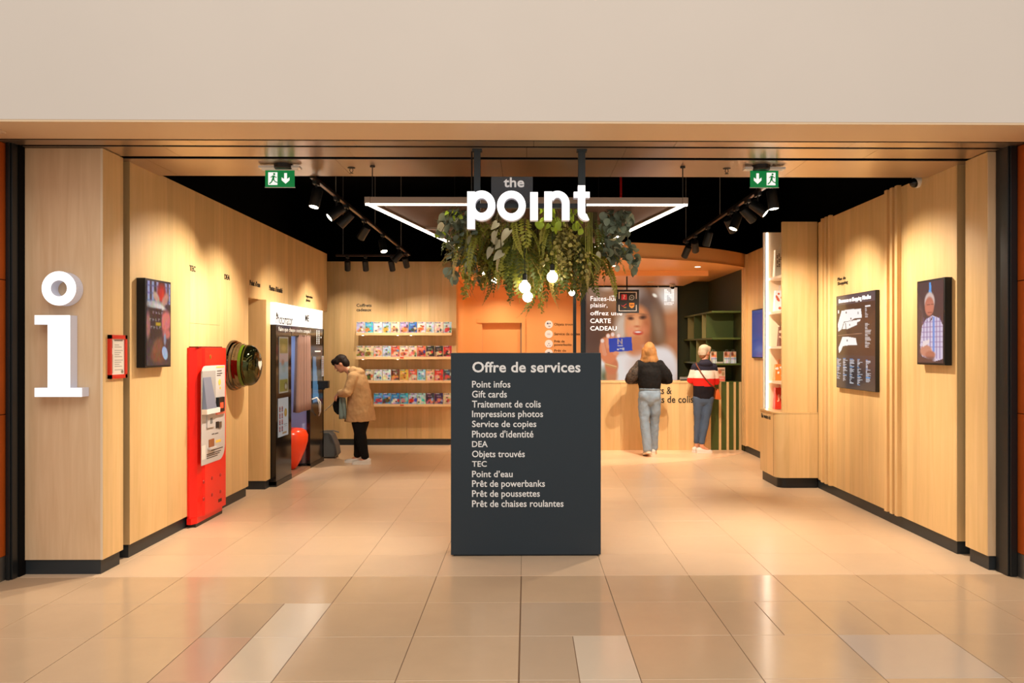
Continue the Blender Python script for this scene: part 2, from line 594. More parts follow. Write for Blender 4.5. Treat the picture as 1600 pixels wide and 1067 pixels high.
def arc_pts(x0, x1, r=CR, n=48):
    a0 = math.acos((x0 - CC[0]) / r); a1 = math.acos((x1 - CC[0]) / r)
    return [(CC[0] + r * math.cos(a0 + (a1 - a0) * i / n), CC[1] - r * math.sin(a0 + (a1 - a0) * i / n)) for i in range(n + 1)]


arc = arc_pts(-1.0, 3.43)
o = B().prism(arc + [(3.43, 15.05), (-1.3, 15.05), (-1.3, 13.5)], -0.0005, 0.003).build('floor_inlay', PEACH)
struct(o, 'pale peach curved floor area in front of the counter')

# ---- header above the shop front, its soffit and the slotted metal ceiling
struct(box('wall_header', CREAM, -7, 7, 5.117, 5.54, CEIL + 0.012, 7.2), 'wide cream plaster header above the shop front')
struct(box('trim_1', SOFFIT, -7, 7, 5.119, 5.538, CEIL - 0.002, CEIL + 0.012), 'warm beige soffit under the header')
ceil = box('ceiling', BLACKM, -4.2, 4.2, 5.54, 6.80, CEIL + 0.05, CEIL + 0.09)
struct(ceil, 'bronze metal panel ceiling with black slots inside the shop front')
seams = [[-4.1, -2.35, -1.21, 0.05, 1.05, 2.3, 4.1], [-4.1, -2.6, -1.30, 0.0, 0.72, 2.55, 4.1], [-4.1, -2.9, -1.46, -0.2, 0.70, 2.15, 4.1]]
for (y0, y1), sx in zip(((5.578, 5.712), (5.757, 6.04), (6.12, 6.715)), seams):
    for a, b_ in zip(sx[:-1], sx[1:]):
        box('panel', METALC, a + .0015, b_ - .0015, y0, y1, CEIL, CEIL + 0.004, ceil)
        box('panel_fold', BLACKM, a, b_, y0 + .0005, y1 - .0005, CEIL + 0.004, CEIL + 0.05, ceil)
# dark void above the shop
void = box('ceiling', BLACKM, -4.3, 4.3, 6.72, 15.4, 4.4, 4.5); struct(void, 'black painted open ceiling void over the shop')
struct(box('wall_void_front', BLACKM, -4.3, 4.3, 6.72, 6.80, CEIL + 0.09, 4.4))
struct(box('wall_outer_left', BLACKM, -4.3, -4.2, 5.54, 15.4, 0, 4.4))
struct(box('wall_outer_right', BLACKM, 4.2, 4.3, 5.54, 15.4, 0, 4.4))
struct(box('wall_outer_back', BLACKM, -4.3, 4.3, 15.3, 15.4, 0, 4.4))

# ---- portal frame: black posts either side, orange returns beyond
for sx, x0, x1, xo, nm in ((-1, -3.655, -3.607, -3.66, 'left'), (1, 3.425, 3.495, 3.50, 'right')):
    p = B().box(x0, x1, 5.655, 5.80, 0, CEIL + .05)
    p.box(x0 + .012, x1 - .012, 5.64, 5.655, 0, CEIL)
    struct(p.build('trim_2' if sx < 0 else 'trim_3', FRAME, bevel=.003), 'black metal portal post at the %s of the shop front' % nm)
    w = B()
    xa, xb = (xo - 3.4, xo) if sx < 0 else (xo, xo + 3.4)
    w.box(xa, xb, 5.2, 5.72, 0, CEIL - .004)
    w = struct(w.build('wall_front_' + nm, BLACKM), 'orange panelled wall beside the shop front on the %s' % nm)
    xf = xo + (0.006 if sx < 0 else -0.006)
    for z0, z1, m_ in ((0.172, 1.158, ORANGEP), (1.164, 2.10, ORANGEP), (2.106, CEIL - .006, ORANGEP), (0.0, 0.168, STEEL)):
        box('panel', m_, xo, xf, 5.20, 5.655, z0, z1, w)
        box('panel', m_, xa, xb, 5.188, 5.2, z0, z1, w)
    struct(box('wall_back_' + nm, BLACKM, *((-4.3, -3.60) if sx < 0 else (3.48, 4.3)), 5.72, 5.86, 0, CEIL + .05))

# ---- left column
cl = struct(B().box(-3.605, -3.06, 5.80, 6.07, 0.10, CEIL - .005).build('wall_column_left', BLACKM), 'pale birch column at the left of the shop front')
box('panel', PALE, -3.605, -3.062, 5.785, 5.80, 0.105, CEIL - .004, cl, bevel=.001)
box('panel', WOOD, -3.06, -3.045, 5.787, 6.075, 0.105, CEIL - .004, cl, bevel=.001)
box('corner_strip', mat('pale_edge', rgb(226, 206, 178), .5), -3.062, -3.046, 5.784, 5.7875, 0.105, CEIL - .004, cl)
struct(box('baseboard_column_left', BASE, -3.605, -3.065, 5.795, 6.06, 0, 0.105))

# ---- left wall: core with veneered panels
wl = B().box(-3.36, XL - .018, 6.24, 8.85, 0.1, 3.075).box(-3.36, XL - .018, 8.85, 12.32, 2.2, 3.075)
wl = struct(wl.build('wall_left', BLACKM), 'tall maple veneered wall along the left side')
G = 0.0012
for y0, y1, z0, z1 in ((6.24, 7.32, .105, 3.08), (7.32, 8.033, .105, 1.855), (7.32, 8.033, 1.855, 3.08), (8.033, 8.861, .105, 3.08), (8.861, 10.6, 2.187, 3.08), (10.6, 12.339, 2.187, 3.08)):
    box('panel', WOOD, XL - .018, XL, y0 + G, y1 - G, z0 + G, z1 - G, wl)
box('panel', WOOD, -3.36, XL, 6.225, 6.24, .105, 3.08, wl)                       # front edge facing the concourse
box('panel', WOOD, -3.36, XL - .018, 8.85, 8.861, .105, 2.187, wl)                # alcove jamb
box('panel', WOOD, -3.36, XL - .002, 8.861, 12.339, 2.187, 2.199, wl)             # underside over the booth
box('panel', WOOD, -3.36, XL, 12.32, 12.339, 2.199, 3.08, wl)
struct(box('baseboard_left', BASE, -3.36, XL - .02, 6.245, 8.84, 0, .105))
# water point alcove
struct(box('wall_alcove', WOOD, -3.62, -3.6, 8.5, 9.26, 0, 2.25))
struct(B().box(-4.15, -3.0, 9.245, 9.40, .1, 2.187).build('wall_partition', WOOD), 'narrow maple partition between water alcove and photo booth')
struct(box('baseboard_partition', BASE, -4.15, -3.015, 9.26, 9.395, 0, .1))

# ---- back wall carrying the gift shelves
bw = struct(B().box(-4.2, -1.2, YB + .3, YB + .36, 0, 3.1).build('wall_back', BLACKM), 'maple veneered back wall with gift shelves')
for x0, x1 in ((-4.2, -3.24), (-3.24, -2.02), (-2.02, -1.185)):
    box('panel', WOOD, x0 + G, x1 - G, YB, YB + .3, .105, 3.09, bw)
struct(box('baseboard_back', BASE, -4.2, -1.20, YB + .012, YB + .2, 0, .105))

# ---- orange room behind: side wall with rounded corners, back wall, door
cor = [(-1.19, 13.52), (-1.19, 14.7)] + [(-1.19 + .35 * (1 - math.cos(t)), 14.7 + .4 * math.sin(t)) for t in [R(a) for a in range(15, 91, 15)]]
ow = B().prism(cor + [(-0.84, 15.25), (-1.35, 15.25), (-1.35, 13.52)], 0, 3.0)
struct(ow.build('wall_orange_side', ORANGE, smooth=True), 'orange painted side wall with a rounded inner corner')
DX0, DX1, DZ = -0.985, -0.075, 2.13
struct(B().box(-1.2, DX0, 15.1, 15.25, 0, 3.0).box(DX1, 1.06, 15.1, 15.25, 0, 3.0).box(DX0, DX1, 15.1, 15.25, DZ, 3.0).build('wall_orange', ORANGE), 'orange painted back wall with service icons')
d = struct(thing('door_1', 'orange painted door set into the orange wall', None, (DX0, 15.1, 0)))
fr = B().box(DX0 - .05, DX0 + .02, 15.075, 15.16, 0, DZ - .02).box(DX1 - .02, DX1 + .05, 15.075, 15.16, 0, DZ - .02).box(DX0 - .05, DX1 + .05, 15.075, 15.16, DZ - .02, DZ + .05)
fr.build('door_frame', ORANGE, d)
box('door_leaf', ORANGE, DX0 + .02, DX1 - .02, 15.17, 15.22, 0.005, DZ - .02, d)
box('door_stop', mat('grey_seal', rgb(150, 140, 130), .5), DX1 - .045, DX1 - .02, 15.15, 15.17, 0, DZ - .02, d)

# ---- dark green room side
struct(box('wall_green_back', GREEND, 1.06, 3.46, 15.1, 15.25, 0, 3.0), 'dark green back wall beside the lit poster')
struct(box('wall_green_right', GREEND, 3.44, 3.56, 12.62, 15.1, 0, 3.0), 'dark green right wall behind the counter')

# ---- round orange canopy over the counter
can = struct(thing('ceiling_canopy', 'curved orange canopy hanging over the counter', None, (0.4, 11.0, 2.89)))
outer = arc_pts(-1.0, 3.44); inner = arc_pts(-1.0, 3.44, CR - .06)
fb = B()
n = len(outer)
vs = []
for (a, b_), (c_, d_) in zip(outer, inner):
    vs += [(a, b_, 2.89), (a, b_, 3.105), (c_, d_, 3.105), (c_, d_, 2.89)]
fs = []
for i in range(n - 1):
    for k in range(4):
        fs.append((i * 4 + k, i * 4 + (k + 1) % 4, i * 4 + 4 + (k + 1) % 4, i * 4 + 4 + k))
fs += [(0, 1, 2, 3), tuple(range(4 * n - 4, 4 * n))[::-1]]
fb.add(vs, fs).build('fascia', ORANGE, can, smooth=True)
B().prism(outer + [(3.44, 15.1), (-1.3, 15.1), (-1.3, 13.5)], 2.893, 2.93).build('ceiling_board', ORANGE, can)
box('dropped_board', ORANGE, -1.18, 2.96, 13.0, 15.1, 2.81, 2.892, can)

# ---- right column, right wall, battens
cr = struct(B().box(3.385, 3.62, 5.825, 6.095, .1, CEIL - .005).build('wall_column_right', BLACKM), 'pale maple column at the right of the shop front')
box('panel', PALE, 3.372, 3.62, 5.81, 5.825, .105, CEIL - .004, cr, bevel=.001)
box('panel', WOOD, 3.37, 3.385, 5.812, 6.105, .105, CEIL - .004, cr, bevel=.001)
struct(box('baseboard_column_right', BASE, 3.385, 3.62, 5.82, 6.07, 0, .105))
wr = struct(B().box(XR + .018, 3.68, 6.27, 9.3, .1, 3.075).box(3.458, 3.7, 9.3, 12.62, .1, 3.09).build('wall_right', BLACKM), 'maple veneered wall along the right side')
for y0, y1 in ((6.27, 7.16), (7.16, 7.50), (7.50, 8.77), (8.77, 9.25)):
    box('panel', WOOD, XR, XR + .018, y0 + G, y1 - G, .105, 3.085, wr)
box('panel', WOOD, XR, 3.68, 6.255, 6.27, .105, 3.085, wr)
for y0, y1 in ((9.3, 11.2), (11.2, 12.62)):
    box('panel', WOOD, 3.44, 3.458, y0 + G, y1 - G, .105, 3.10, wr)
for ys in ((7.19, 7.29, 7.40), (8.80, 8.91, 9.02)):
    for i, y in enumerate(ys):
        box('batten', WOOD, XR - .038, XR, y, y + .052, .105, 3.10, wr, bevel=.002)
for y in (12.40, 12.49, 12.575):
    box('batten', WOOD, 3.40, 3.44, y, y + .05, .105, 3.09, wr, bevel=.002)
struct(box('baseboard_right', BASE, XR + .012, 3.60, 6.275, 9.3, 0, .105))
struct(box('baseboard_right', BASE, 3.452, 3.60, 9.85, 12.62, 0, .105))
# ================================================================== FURNITURE AND FITTINGS
# ---- free-standing services board
TX0, TX1, TY, TZ = -0.592, 0.580, 6.25, 1.588
NAVY = mat('petrol_blue_lacquer', rgb(32, 46, 56), 0.38)
t = thing('services_totem', 'dark petrol blue free-standing board listing the services', 'totem', (0, TY + .1, 0))
box('board', NAVY, TX0, TX1, TY, TY + .22, 0.012, TZ, t, bevel=.003)
box('plinth', BLACK, TX0 + .02, TX1 - .02, TY + .02, TY + .2, 0, .012, t)


def totem_text(s, u0, v0, u1, v1, bold):
    a = at_y(u0, v1, TY); b_ = at_y(u1, v0, TY)
    lettering('lettering', s, (a.x, TY - .0005, a.z), (1, 0, 0), (0, 0, 1), b_.x - a.x, b_.z - a.z, TXTW, t, bold, .0012, res=3)


totem_text('Offre de services', 738, 565, 907, 582, .022)
for s, u1, v0, v1 in (('Point infos', 797.5, 594.8, 605.6), ('Gift cards', 792, 610.2, 621.2), ('Traitement de colis', 845, 625.8, 636.8), ('Impressions photos', 848.5, 641.4, 655),
                      ('Service de copies', 838, 657, 670.4), ('Photos d\'identité', 833.5, 672.2, 683.6), ('DEA', 762, 689, 698.4), ('Objets trouvés', 820, 703.8, 717.6), ('TEC', 760.5, 720.2, 729.2),
                      ('Point d’eau', 801, 735.2, 745.6), ('Prêt de powerbanks', 851.5, 750, 764), ('Prêt de poussettes', 843.5, 765.6, 779.6), ('Prêt de chaises roulantes', 880.5, 781.2, 792.2)):
    totem_text(s, 737.6, v0, u1, v1, .012)


# ---- lit letter i on the left column
ti = thing('illuminated_letter', 'large glowing white slab-serif letter i on the left column', 'sign', (-3.35, 5.785, 1.25))
YI = 5.69


def ipt(u, v):
    p = at_y(u, v, YI); return (p.x, p.z)


def lit_prism(name, polys, parent, y0, y1):
    b_ = B()
    for p in polys:
        n_ = len(p)
        vs = [(a, y0, z) for a, z in p] + [(a, y1, z) for a, z in p]
        b_.add(vs, [tuple(range(n_))], 0)
        b_.add(vs, [(i, (i + 1) % n_, n_ + (i + 1) % n_, n_ + i) for i in range(n_)] + [tuple(range(n_, 2 * n_))[::-1]], 1)
    return b_.build(name, [SIGNW, SIGNS], parent)


lit_prism('stem', [[ipt(54, 620), ipt(54, 606), ipt(74.5, 606), ipt(74.5, 507), ipt(54, 507), ipt(54, 492.5), ipt(109.5, 492.5), ipt(109.5, 606), ipt(128, 606), ipt(128, 620)]], ti, YI, 5.78)
c = at_y(92, 450.5, YI); ro = abs(at_y(119, 450, YI).x - c.x); ri = ro * .47
ring = B(); n = 48
for k in range(n):
    a0, a1 = 2 * math.pi * k / n, 2 * math.pi * (k + 1) / n
    q = [(c.x + r_ * math.cos(a_), c.z + r_ * math.sin(a_)) for a_ in (a0, a1) for r_ in (ro, ri)]
    (ox0, oz0), (ix0, iz0), (ox1, oz1), (ix1, iz1) = q
    ring.add([(ox0, YI, oz0), (ox1, YI, oz1), (ix1, YI, iz1), (ix0, YI, iz0)], [(0, 1, 2, 3)], 0)
    ring.add([(ox0, 5.78, oz0), (ox1, 5.78, oz1), (ix1, 5.78, iz1), (ix0, 5.78, iz0)], [(3, 2, 1, 0)], 1)
    ring.add([(ox0, YI, oz0), (ox1, YI, oz1), (ox1, 5.78, oz1), (ox0, 5.78, oz0)], [(0, 3, 2, 1)], 1)
    ring.add([(ix0, YI, iz0), (ix1, YI, iz1), (ix1, 5.78, iz1), (ix0, 5.78, iz0)], [(0, 1, 2, 3)], 1)
ring.build('dot_ring', [SIGNW, SIGNS], ti)

# ---- framed red notice on the column side
p0 = at_x(169, 592, -3.04); p1 = at_x(196, 524, -3.04)
REDP = mat('red_frame_plastic', rgb(204, 44, 26), .4)
t = thing('notice_frame', 'small red framed printed notice on the side of the left column', 'notice', (-3.04, (p0.y + p1.y) / 2, p0.z))
y0, y1, z0, z1 = p0.y, p1.y, p0.z, p1.z
fb = B(); w = .028
fb.box(-3.045, -3.025, y0, y1, z0, z0 + w).box(-3.045, -3.025, y0, y1, z1 - w, z1).box(-3.045, -3.025, y0, y0 + w, z0, z1).box(-3.045, -3.025, y1 - w, y1, z0, z1)
fb.build('frame', REDP, t)
cv = Canvas(0, 0, 100, 140, 40, 56, (232, 226, 214))
cv.rect(25, 8, 85, 13, (120, 110, 100)); cv.rect(8, 10, 16, 40, (150, 120, 110))
for k in range(14): cv.rect(28, 26 + 7 * k, 60 + (k * 17) % 28, 28.5 + 7 * k, (150, 146, 138))
cv.rect(10, 60, 20, 130, (190, 180, 165)); cv.ell(80, 125, 8, 6, (110, 120, 100))
cv.build('sheet', PRINT, (-3.034, y0 + w * .6, z0 + w * .6), (0, 1, 0), (0, 0, 1), y1 - y0 - 1.2 * w, z1 - z0 - 1.2 * w, t)


# ---- wall screens
def wall_screen(name, label, x, y0, y1, z0, z1, nrm, cv, bez=.016, group=None, emit=SCREEN, cat='screen'):
    """nrm +1: hung on the left wall looking to +X, -1: on the right wall"""
    th = abs(x - (XL if nrm > 0 else XR)) - .001
    xw = x - nrm * th
    t = thing(name, label, cat, (xw, (y0 + y1) / 2, z0), group=group)
    box('housing', BLACK, xw, x, y0, y1, z0, z1, t, bevel=.003)
    xs = x + nrm * .0015
    if nrm > 0:
        cv.build('display', emit, (xs, y0 + bez, z0 + bez), (0, 1, 0), (0, 0, 1), y1 - y0 - 2 * bez, z1 - z0 - 2 * bez, t)
    else:
        cv.build('display', emit, (xs, y1 - bez, z0 + bez), (0, -1, 0), (0, 0, 1), y1 - y0 - 2 * bez, z1 - z0 - 2 * bez, t)
    return t


cv = Canvas(120, 110, 355, 965, 60, 110, (46, 40, 48))
for k, x in enumerate((130, 170, 215, 300, 340)): cv.rect(x, 110, x + 22, 330, (150, 160, 200), soft=14)
for y in (150, 225, 300): cv.rect(120, y, 355, y + 14, (70, 80, 130), soft=12, op=.7)
cv.ell(265, 215, 45, 100, (150, 40, 34), .3); cv.ell(268, 240, 26, 70, (205, 40, 34), .25)
cv.ell(300, 290, 28, 80, (190, 130, 110), .3, 20); cv.ell(215, 270, 26, 60, (190, 150, 130), .3, -20)
cv.ell(200, 345, 80, 40, (170, 165, 160), .3); cv.ell(250, 365, 60, 26, (205, 198, 190), .3, 20)
cv.ell(310, 510, 55, 110, (205, 110, 105), .25, 5); cv.ell(320, 640, 40, 50, (190, 100, 95), .3)
cv.rect(145, 385, 265, 700, (26, 22, 26), soft=20)
cv.ell(135, 560, 22, 130, (150, 100, 90), .3); cv.ell(225, 790, 50, 110, (120, 70, 48), .3, 15); cv.ell(230, 880, 60, 60, (110, 60, 40), .4)
cv.ell(300, 840, 28, 70, (150, 175, 205), .1, -8); cv.ell(300, 700, 12, 60, (120, 140, 165), .3)
for s_, a, y in (('', 180, 428), ('', 150, 500), ('', 160, 578)):
    for k in range(4): cv.rect(a + k * 28, y - 13, a + 7 + k * 28, y + 13, (136, 134, 138), soft=6); cv.rect(a + k * 28, y - 13 + (k % 3) * 10, a + 17 + k * 28, y - 7 + (k % 3) * 10, (136, 134, 138), soft=6)
cv.rect(208, 525, 258, 560, (176, 140, 20), soft=6)
cv.noise(.12, 3, 30)
wall_screen('wall_screen', 'tall dark wall screen showing hands and red fruit on the left wall', -3.0, 6.33, 6.782, 1.47, 2.18, 1, cv, group='wall screens')

cv = Canvas(85, 100, 345, 945, 60, 120, (48, 44, 52))
cv.ell(300, 200, 120, 200, (62, 52, 58), .6); cv.ell(100, 600, 40, 240, (120, 96, 92), .6)
cv.poly([(205, 110), (222, 110), (230, 240), (200, 240)], (70, 160, 235))
cv.ell(208, 310, 52, 100, (205, 186, 178), .12); cv.ell(206, 360, 46, 100, (186, 112, 92), .12); cv.ell(206, 380, 40, 60, (196, 120, 98), .25)
cv.rect(180, 336, 215, 344, (90, 56, 50), soft=5); cv.rect(222, 336, 250, 344, (90, 56, 50), soft=5); cv.rect(190, 418, 232, 428, (130, 62, 58), soft=6)
cv.poly([(130, 560), (170, 490), (240, 455), (310, 490), (338, 560), (340, 900), (250, 930), (130, 880), (110, 760)], (206, 200, 222))
for x in (150, 182, 214, 246, 278, 310): cv.rect(x - 5, 470, x + 5, 900, (96, 80, 140), soft=6, op=.55)
for y in (520, 572, 624, 676, 728, 780): cv.rect(112, y - 5, 340, y + 5, (120, 90, 140), soft=6, op=.5)
cv.rect(240, 470, 260, 830, (90, 140, 215), soft=10, op=.8)
cv.poly([(85, 100), (85, 945), (108, 945), (108, 760), (128, 560), (128, 400), (100, 380)], (60, 50, 54), op=.8)
cv.poly([(170, 490), (206, 520), (240, 455), (232, 500), (206, 520), (180, 505)], (70, 50, 48))
cv.ell(170, 820, 60, 60, (196, 136, 112), .15, 15); cv.ell(215, 860, 50, 40, (176, 110, 88), .2); cv.poly([(140, 720), (210, 700), (205, 740), (140, 780)], (225, 215, 215))
cv.rect(85, 890, 250, 945, (86, 60, 54), soft=40)
wall_screen('wall_screen', 'tall wall screen showing a smiling person in a checked shirt', 3.325, 6.325, 6.775, 1.488, 2.192, -1, cv, group='wall screens')

# ---- shopping centre map
cv = Canvas(82, 185, 402, 965, 110, 200, (42, 24, 16))
cv.rect(82, 185, 402, 262, (62, 62, 74)); cv.rect(82, 690, 402, 965, (38, 38, 46))
cv.poly([(94, 425), (128, 312), (205, 306), (240, 310), (292, 312), (300, 385), (232, 388), (215, 402), (150, 406), (128, 470), (100, 488)], (236, 238, 236))
cv.poly([(135, 468), (152, 412), (290, 396), (284, 412), (262, 420), (262, 440), (180, 470)], (236, 238, 236))
cv.line(163, 420, 168, 470, 4, (42, 24, 16)); cv.line(98, 520, 298, 511, 4, (190, 150, 120))
cv.poly([(100, 628), (135, 535), (190, 535), (250, 548), (262, 605), (200, 604), (140, 612), (124, 650), (106, 672)], (236, 238, 236))
for x, y in ((170, 330), (270, 345), (200, 435), (177, 565), (210, 385), (275, 430)): cv.rect(x - 4, y - 8, x + 4, y + 8, (70, 60, 56))
cv.rect(96, 305, 106, 330, (225, 225, 225))
rnd = random.Random(4)
cv.rect(324, 292, 366, 303, (235, 235, 235))
for k in range(9): cv.rect(326, 310 + k * 9, 326 + rnd.uniform(8, 22), 314 + k * 9, (200, 200, 200))
for k in range(22): cv.rect(326, 432 + k * 9, 326 + rnd.uniform(10, 48), 436 + k * 9, (210, 210, 210))
for cx_, y0_, n_ in ((86, 712, 21), (142, 712, 23), (200, 716, 24), (264, 716, 25), (330, 722, 21)):
    for k in range(n_):
        y = y0_ + k * 8.6
        cv.rect(cx_, y, cx_ + rnd.uniform(8, 40), y + 4.5, (80, 160, 225) if k % 8 == 0 else (198, 202, 210))
mp = wall_screen('map_board', 'dark shopping centre map board with white floor plans on the right wall', 3.345, 7.63, 8.60, 1.204, 2.186, -1, cv, bez=.004, emit=print_mat('lit_map', emit=.8, rough=.12), cat='map')
a = at_x(1311, 473, 3.344); b_ = at_x(1361, 454, 3.344)
lettering('lettering', 'Bienvenue au Shopping Nivelles', (3.342, a.y, 2.095), (0, -1, 0), (0, 0, 1), a.y - b_.y, .055, mat('lit_white_print', (.9, .9, .9), emit=.7), mp, .025, .001, res=2)


# ---- lettering on the walls
def wall_text(s, label, u0, v0, u1, v1, X=None, Y=None, bold=.013, line=1.0):
    if X is not None:
        a = at_x(u0, v1, X); b_ = at_x(u1, v0, X)
        sgn = 1 if X < 0 else -1
        z0 = a.z; z1 = at_x(u0, v0, X).z
        o = lettering('wall_lettering', s, (X + sgn * .0005, a.y, z0), (0, sgn, 0), (0, 0, 1), abs(b_.y - a.y), z1 - z0, TXT, None, bold, .004, line, res=2)
    else:
        a = at_y(u0, v1, Y); b_ = at_y(u1, v0, Y)
        o = lettering('wall_lettering', s, (a.x, Y - .0005, a.z), (1, 0, 0), (0, 0, 1), b_.x - a.x, b_.z - a.z, TXT, None, bold, .004, line, res=2)
    tag(o, label, 'lettering', 'service names written on the walls')
    return o


wall_text('TEC', 'black wall lettering TEC above the red ticket machine', 296, 414, 305, 423, X=XL)
wall_text('DEA', 'black wall lettering DEA above the domed defibrillator', 350.5, 428, 358.5, 436, X=XL)
wall_text('Point d’eau', 'black wall lettering Point d\'eau above the alcove', 390, 437, 406, 445.5, X=XL)
wall_text('Photos d’identité', 'black wall lettering Photos d\'identité above the photo booth', 420.5, 445, 441, 453.5, X=XL)
wall_text('Impression\nphotos', 'black two-line wall lettering Impression photos near the booth end', 478, 460, 488, 472, X=XL)
wall_text('Coffrets\ncadeaux', 'dark two-line lettering Coffrets cadeaux above the gift shelves', 557, 474.5, 580.5, 486.5, Y=YB, bold=.02)
wall_text('Plan du\nShopping', 'black two-line lettering Plan du Shopping above the map board', 1309, 434, 1325, 447.5, X=XR)

# ---- service icons on the orange wall
for i, (v, s) in enumerate(((507, 'Objets trouvés'), (522, 'Service de copies'), (537, 'Prêt de\npowerbanks'), (551.5, 'Prêt de\npoussettes'))):
    c = at_y(857.5, v, 15.1); r = .075
    t = thing('service_icon', 'white round icon with the words %s on the orange wall' % s.replace('\n', ' '), 'icon', (c.x, 15.1, c.z - r), group='service icons on the orange wall')
    B().cyl((c.x, 15.1, c.z), (c.x, 15.09, c.z), r, n=28).build('disc', mat('white_icon_disc', rgb(240, 240, 240), .4, emit=.15), t)
    g = B(); INK = mat('icon_ink', rgb(46, 76, 120), .5); yy = 15.086
    if i == 0: g.cyl((c.x - .02, yy, c.z + .02), (c.x - .02, 15.09, c.z + .02), .018, n=12).box(c.x - .01, c.x + .03, yy, 15.09, c.z - .04, c.z - .028).box(c.x + .01, c.x + .035, yy, 15.09, c.z + .012, c.z + .03)
    elif i == 1: g.box(c.x - .03, c.x + .03, yy, 15.09, c.z - .012, c.z - .008).box(c.x - .03, c.x + .03, yy, 15.09, c.z + .008, c.z + .012)
    elif i == 2: g.box(c.x - .008, c.x + .008, yy, 15.09, c.z - .004, c.z + .012).box(c.x - .03, c.x - .014, yy, 15.09, c.z - .04, c.z - .03).box(c.x + .014, c.x + .03, yy, 15.09, c.z - .04, c.z - .03)
    else: g.box(c.x - .025, c.x + .02, yy, 15.09, c.z - .01, c.z + .02).cyl((c.x - .015, yy, c.z - .03), (c.x - .015, 15.09, c.z - .03), .01, n=10).cyl((c.x + .015, yy, c.z - .03), (c.x + .015, 15.09, c.z - .03), .01, n=10)
    g.build('pictogram', INK, t)
    two = '\n' in s
    va, vb = (v - 5.6, v + 4.4) if two else (v - 2.4, v + 3.0)
    ub = {0: 900, 1: 906, 2: 893, 3: 893}[i]
    a = at_y(866, vb, 15.1); b_ = at_y(ub, va, 15.1)
    lettering('lettering', s, (a.x, 15.0995, a.z), (1, 0, 0), (0, 0, 1), b_.x - a.x, b_.z - a.z, mat('brown_lettering', rgb(90, 48, 20), .5), t, .014, .002, res=2)

# ---- backlit poster
PX0, PX1, PZ0, PZ1 = 1.084, 2.86, 0.95, 2.80
t = thing('lit_poster', 'large backlit poster of a blurred smiling woman holding a blue gift card', 'poster', ((PX0 + PX1) / 2, 15.1, PZ0))
fbx = B(); w = .022
fbx.box(PX0, PX1, 15.04, 15.1, PZ0, PZ0 + w).box(PX0, PX1, 15.04, 15.1, PZ1 - w, PZ1).box(PX0, PX0 + w, 15.04, 15.1, PZ0, PZ1).box(PX1 - w, PX1, 15.04, 15.1, PZ0, PZ1)
fbx.build('frame', BLACK, t)
zx = lambda x: PX0 + (x - 60) / (1005 - 60) * (PX1 - PX0)
k_ = (PX1 - PX0) / 945.0
zz = lambda y: PZ1 - (y - 60) * k_
yb = 60 + (PZ1 - PZ0) / k_
cv = Canvas(60, 60, 1005, yb, 190, 200, (150, 98, 62))
cv.ell(140, 120, 160, 140, (150, 120, 100), .8); cv.ell(150, 640, 200, 240, (86, 56, 46), .9); cv.ell(110, 480, 90, 200, (96, 66, 56), .9)
cv.rect(880, 60, 1010, 1050, (205, 134, 86), soft=200); cv.ell(900, 520, 140, 60, (176, 104, 66), .8); cv.ell(960, 380, 100, 50, (190, 120, 78), .8); cv.ell(960, 660, 110, 50, (186, 112, 70), .8)
cv.ell(900, 160, 110, 110, (236, 232, 228), .8); cv.ell(300, 70, 60, 30, (225, 205, 190), .8); cv.ell(430, 160, 120, 130, (170, 120, 86), .8)
cv.ell(680, 380, 160, 280, (92, 58, 42), .35, -8); cv.ell(770, 540, 90, 150, (120, 80, 50), .6, -10); cv.ell(560, 190, 110, 120, (206, 196, 190), .5, 30)
cv.ell(690, 270, 110, 150, (110, 84, 72), .5, -30); cv.ell(430, 480, 70, 170, (214, 190, 170), .5, 8); cv.ell(800, 430, 50, 160, (150, 116, 90), .6, -10)
cv.ell(600, 660, 110, 120, (196, 110, 66), .4)
cv.ell(590, 440, 125, 190, (226, 142, 90), .18, 4); cv.ell(560, 480, 70, 120, (240, 168, 116), .6); cv.ell(690, 480, 40, 140, (190, 106, 64), .6)
cv.ell(590, 600, 70, 50, (214, 128, 80), .5); cv.ell(530, 500, 40, 40, (240, 150, 108), .8); cv.ell(655, 495, 36, 40, (226, 132, 88), .8)
cv.ell(525, 380, 26, 15, (70, 40, 32), .7, 4); cv.ell(650, 370, 30, 17, (70, 40, 32), .7, -6); cv.ell(520, 352, 36, 8, (170, 110, 76), .8, -8); cv.ell(655, 340, 40, 8, (150, 96, 66), .8, 6)
cv.ell(588, 430, 14, 46, (244, 176, 126), .8); cv.ell(590, 462, 26, 10, (200, 108, 68), .7); cv.ell(600, 526, 46, 22, (200, 52, 36), .35); cv.ell(599, 519, 34, 9, (250, 226, 212), .4)
cv.ell(700, 900, 300, 240, (240, 228, 222), .12); cv.ell(860, 830, 120, 160, (238, 226, 222), .3); cv.ell(430, 900, 130, 200, (238, 226, 220), .35); cv.ell(580, 700, 90, 70, (210, 124, 78), .35)
cv.ell(640, 860, 120, 110, (222, 190, 176), .6); cv.ell(900, 980, 110, 120, (222, 204, 198), .8)
cv.poly([(225, 780), (250, 760), (420, 780), (450, 900), (420, 1045), (225, 1045)], (236, 228, 222)); cv.ell(265, 970, 60, 70, (96, 100, 66), .8)
cv.ell(330, 960, 60, 90, (206, 128, 82), .3); cv.ell(330, 860, 68, 90, (212, 120, 78), .15); cv.ell(300, 720, 90, 120, (228, 130, 84), .12); cv.ell(250, 660, 40, 90, (232, 138, 92), .15, 10)
cv.line(270, 840, 380, 870, 9, (236, 200, 130)); cv.line(270, 856, 380, 888, 7, (200, 150, 80))
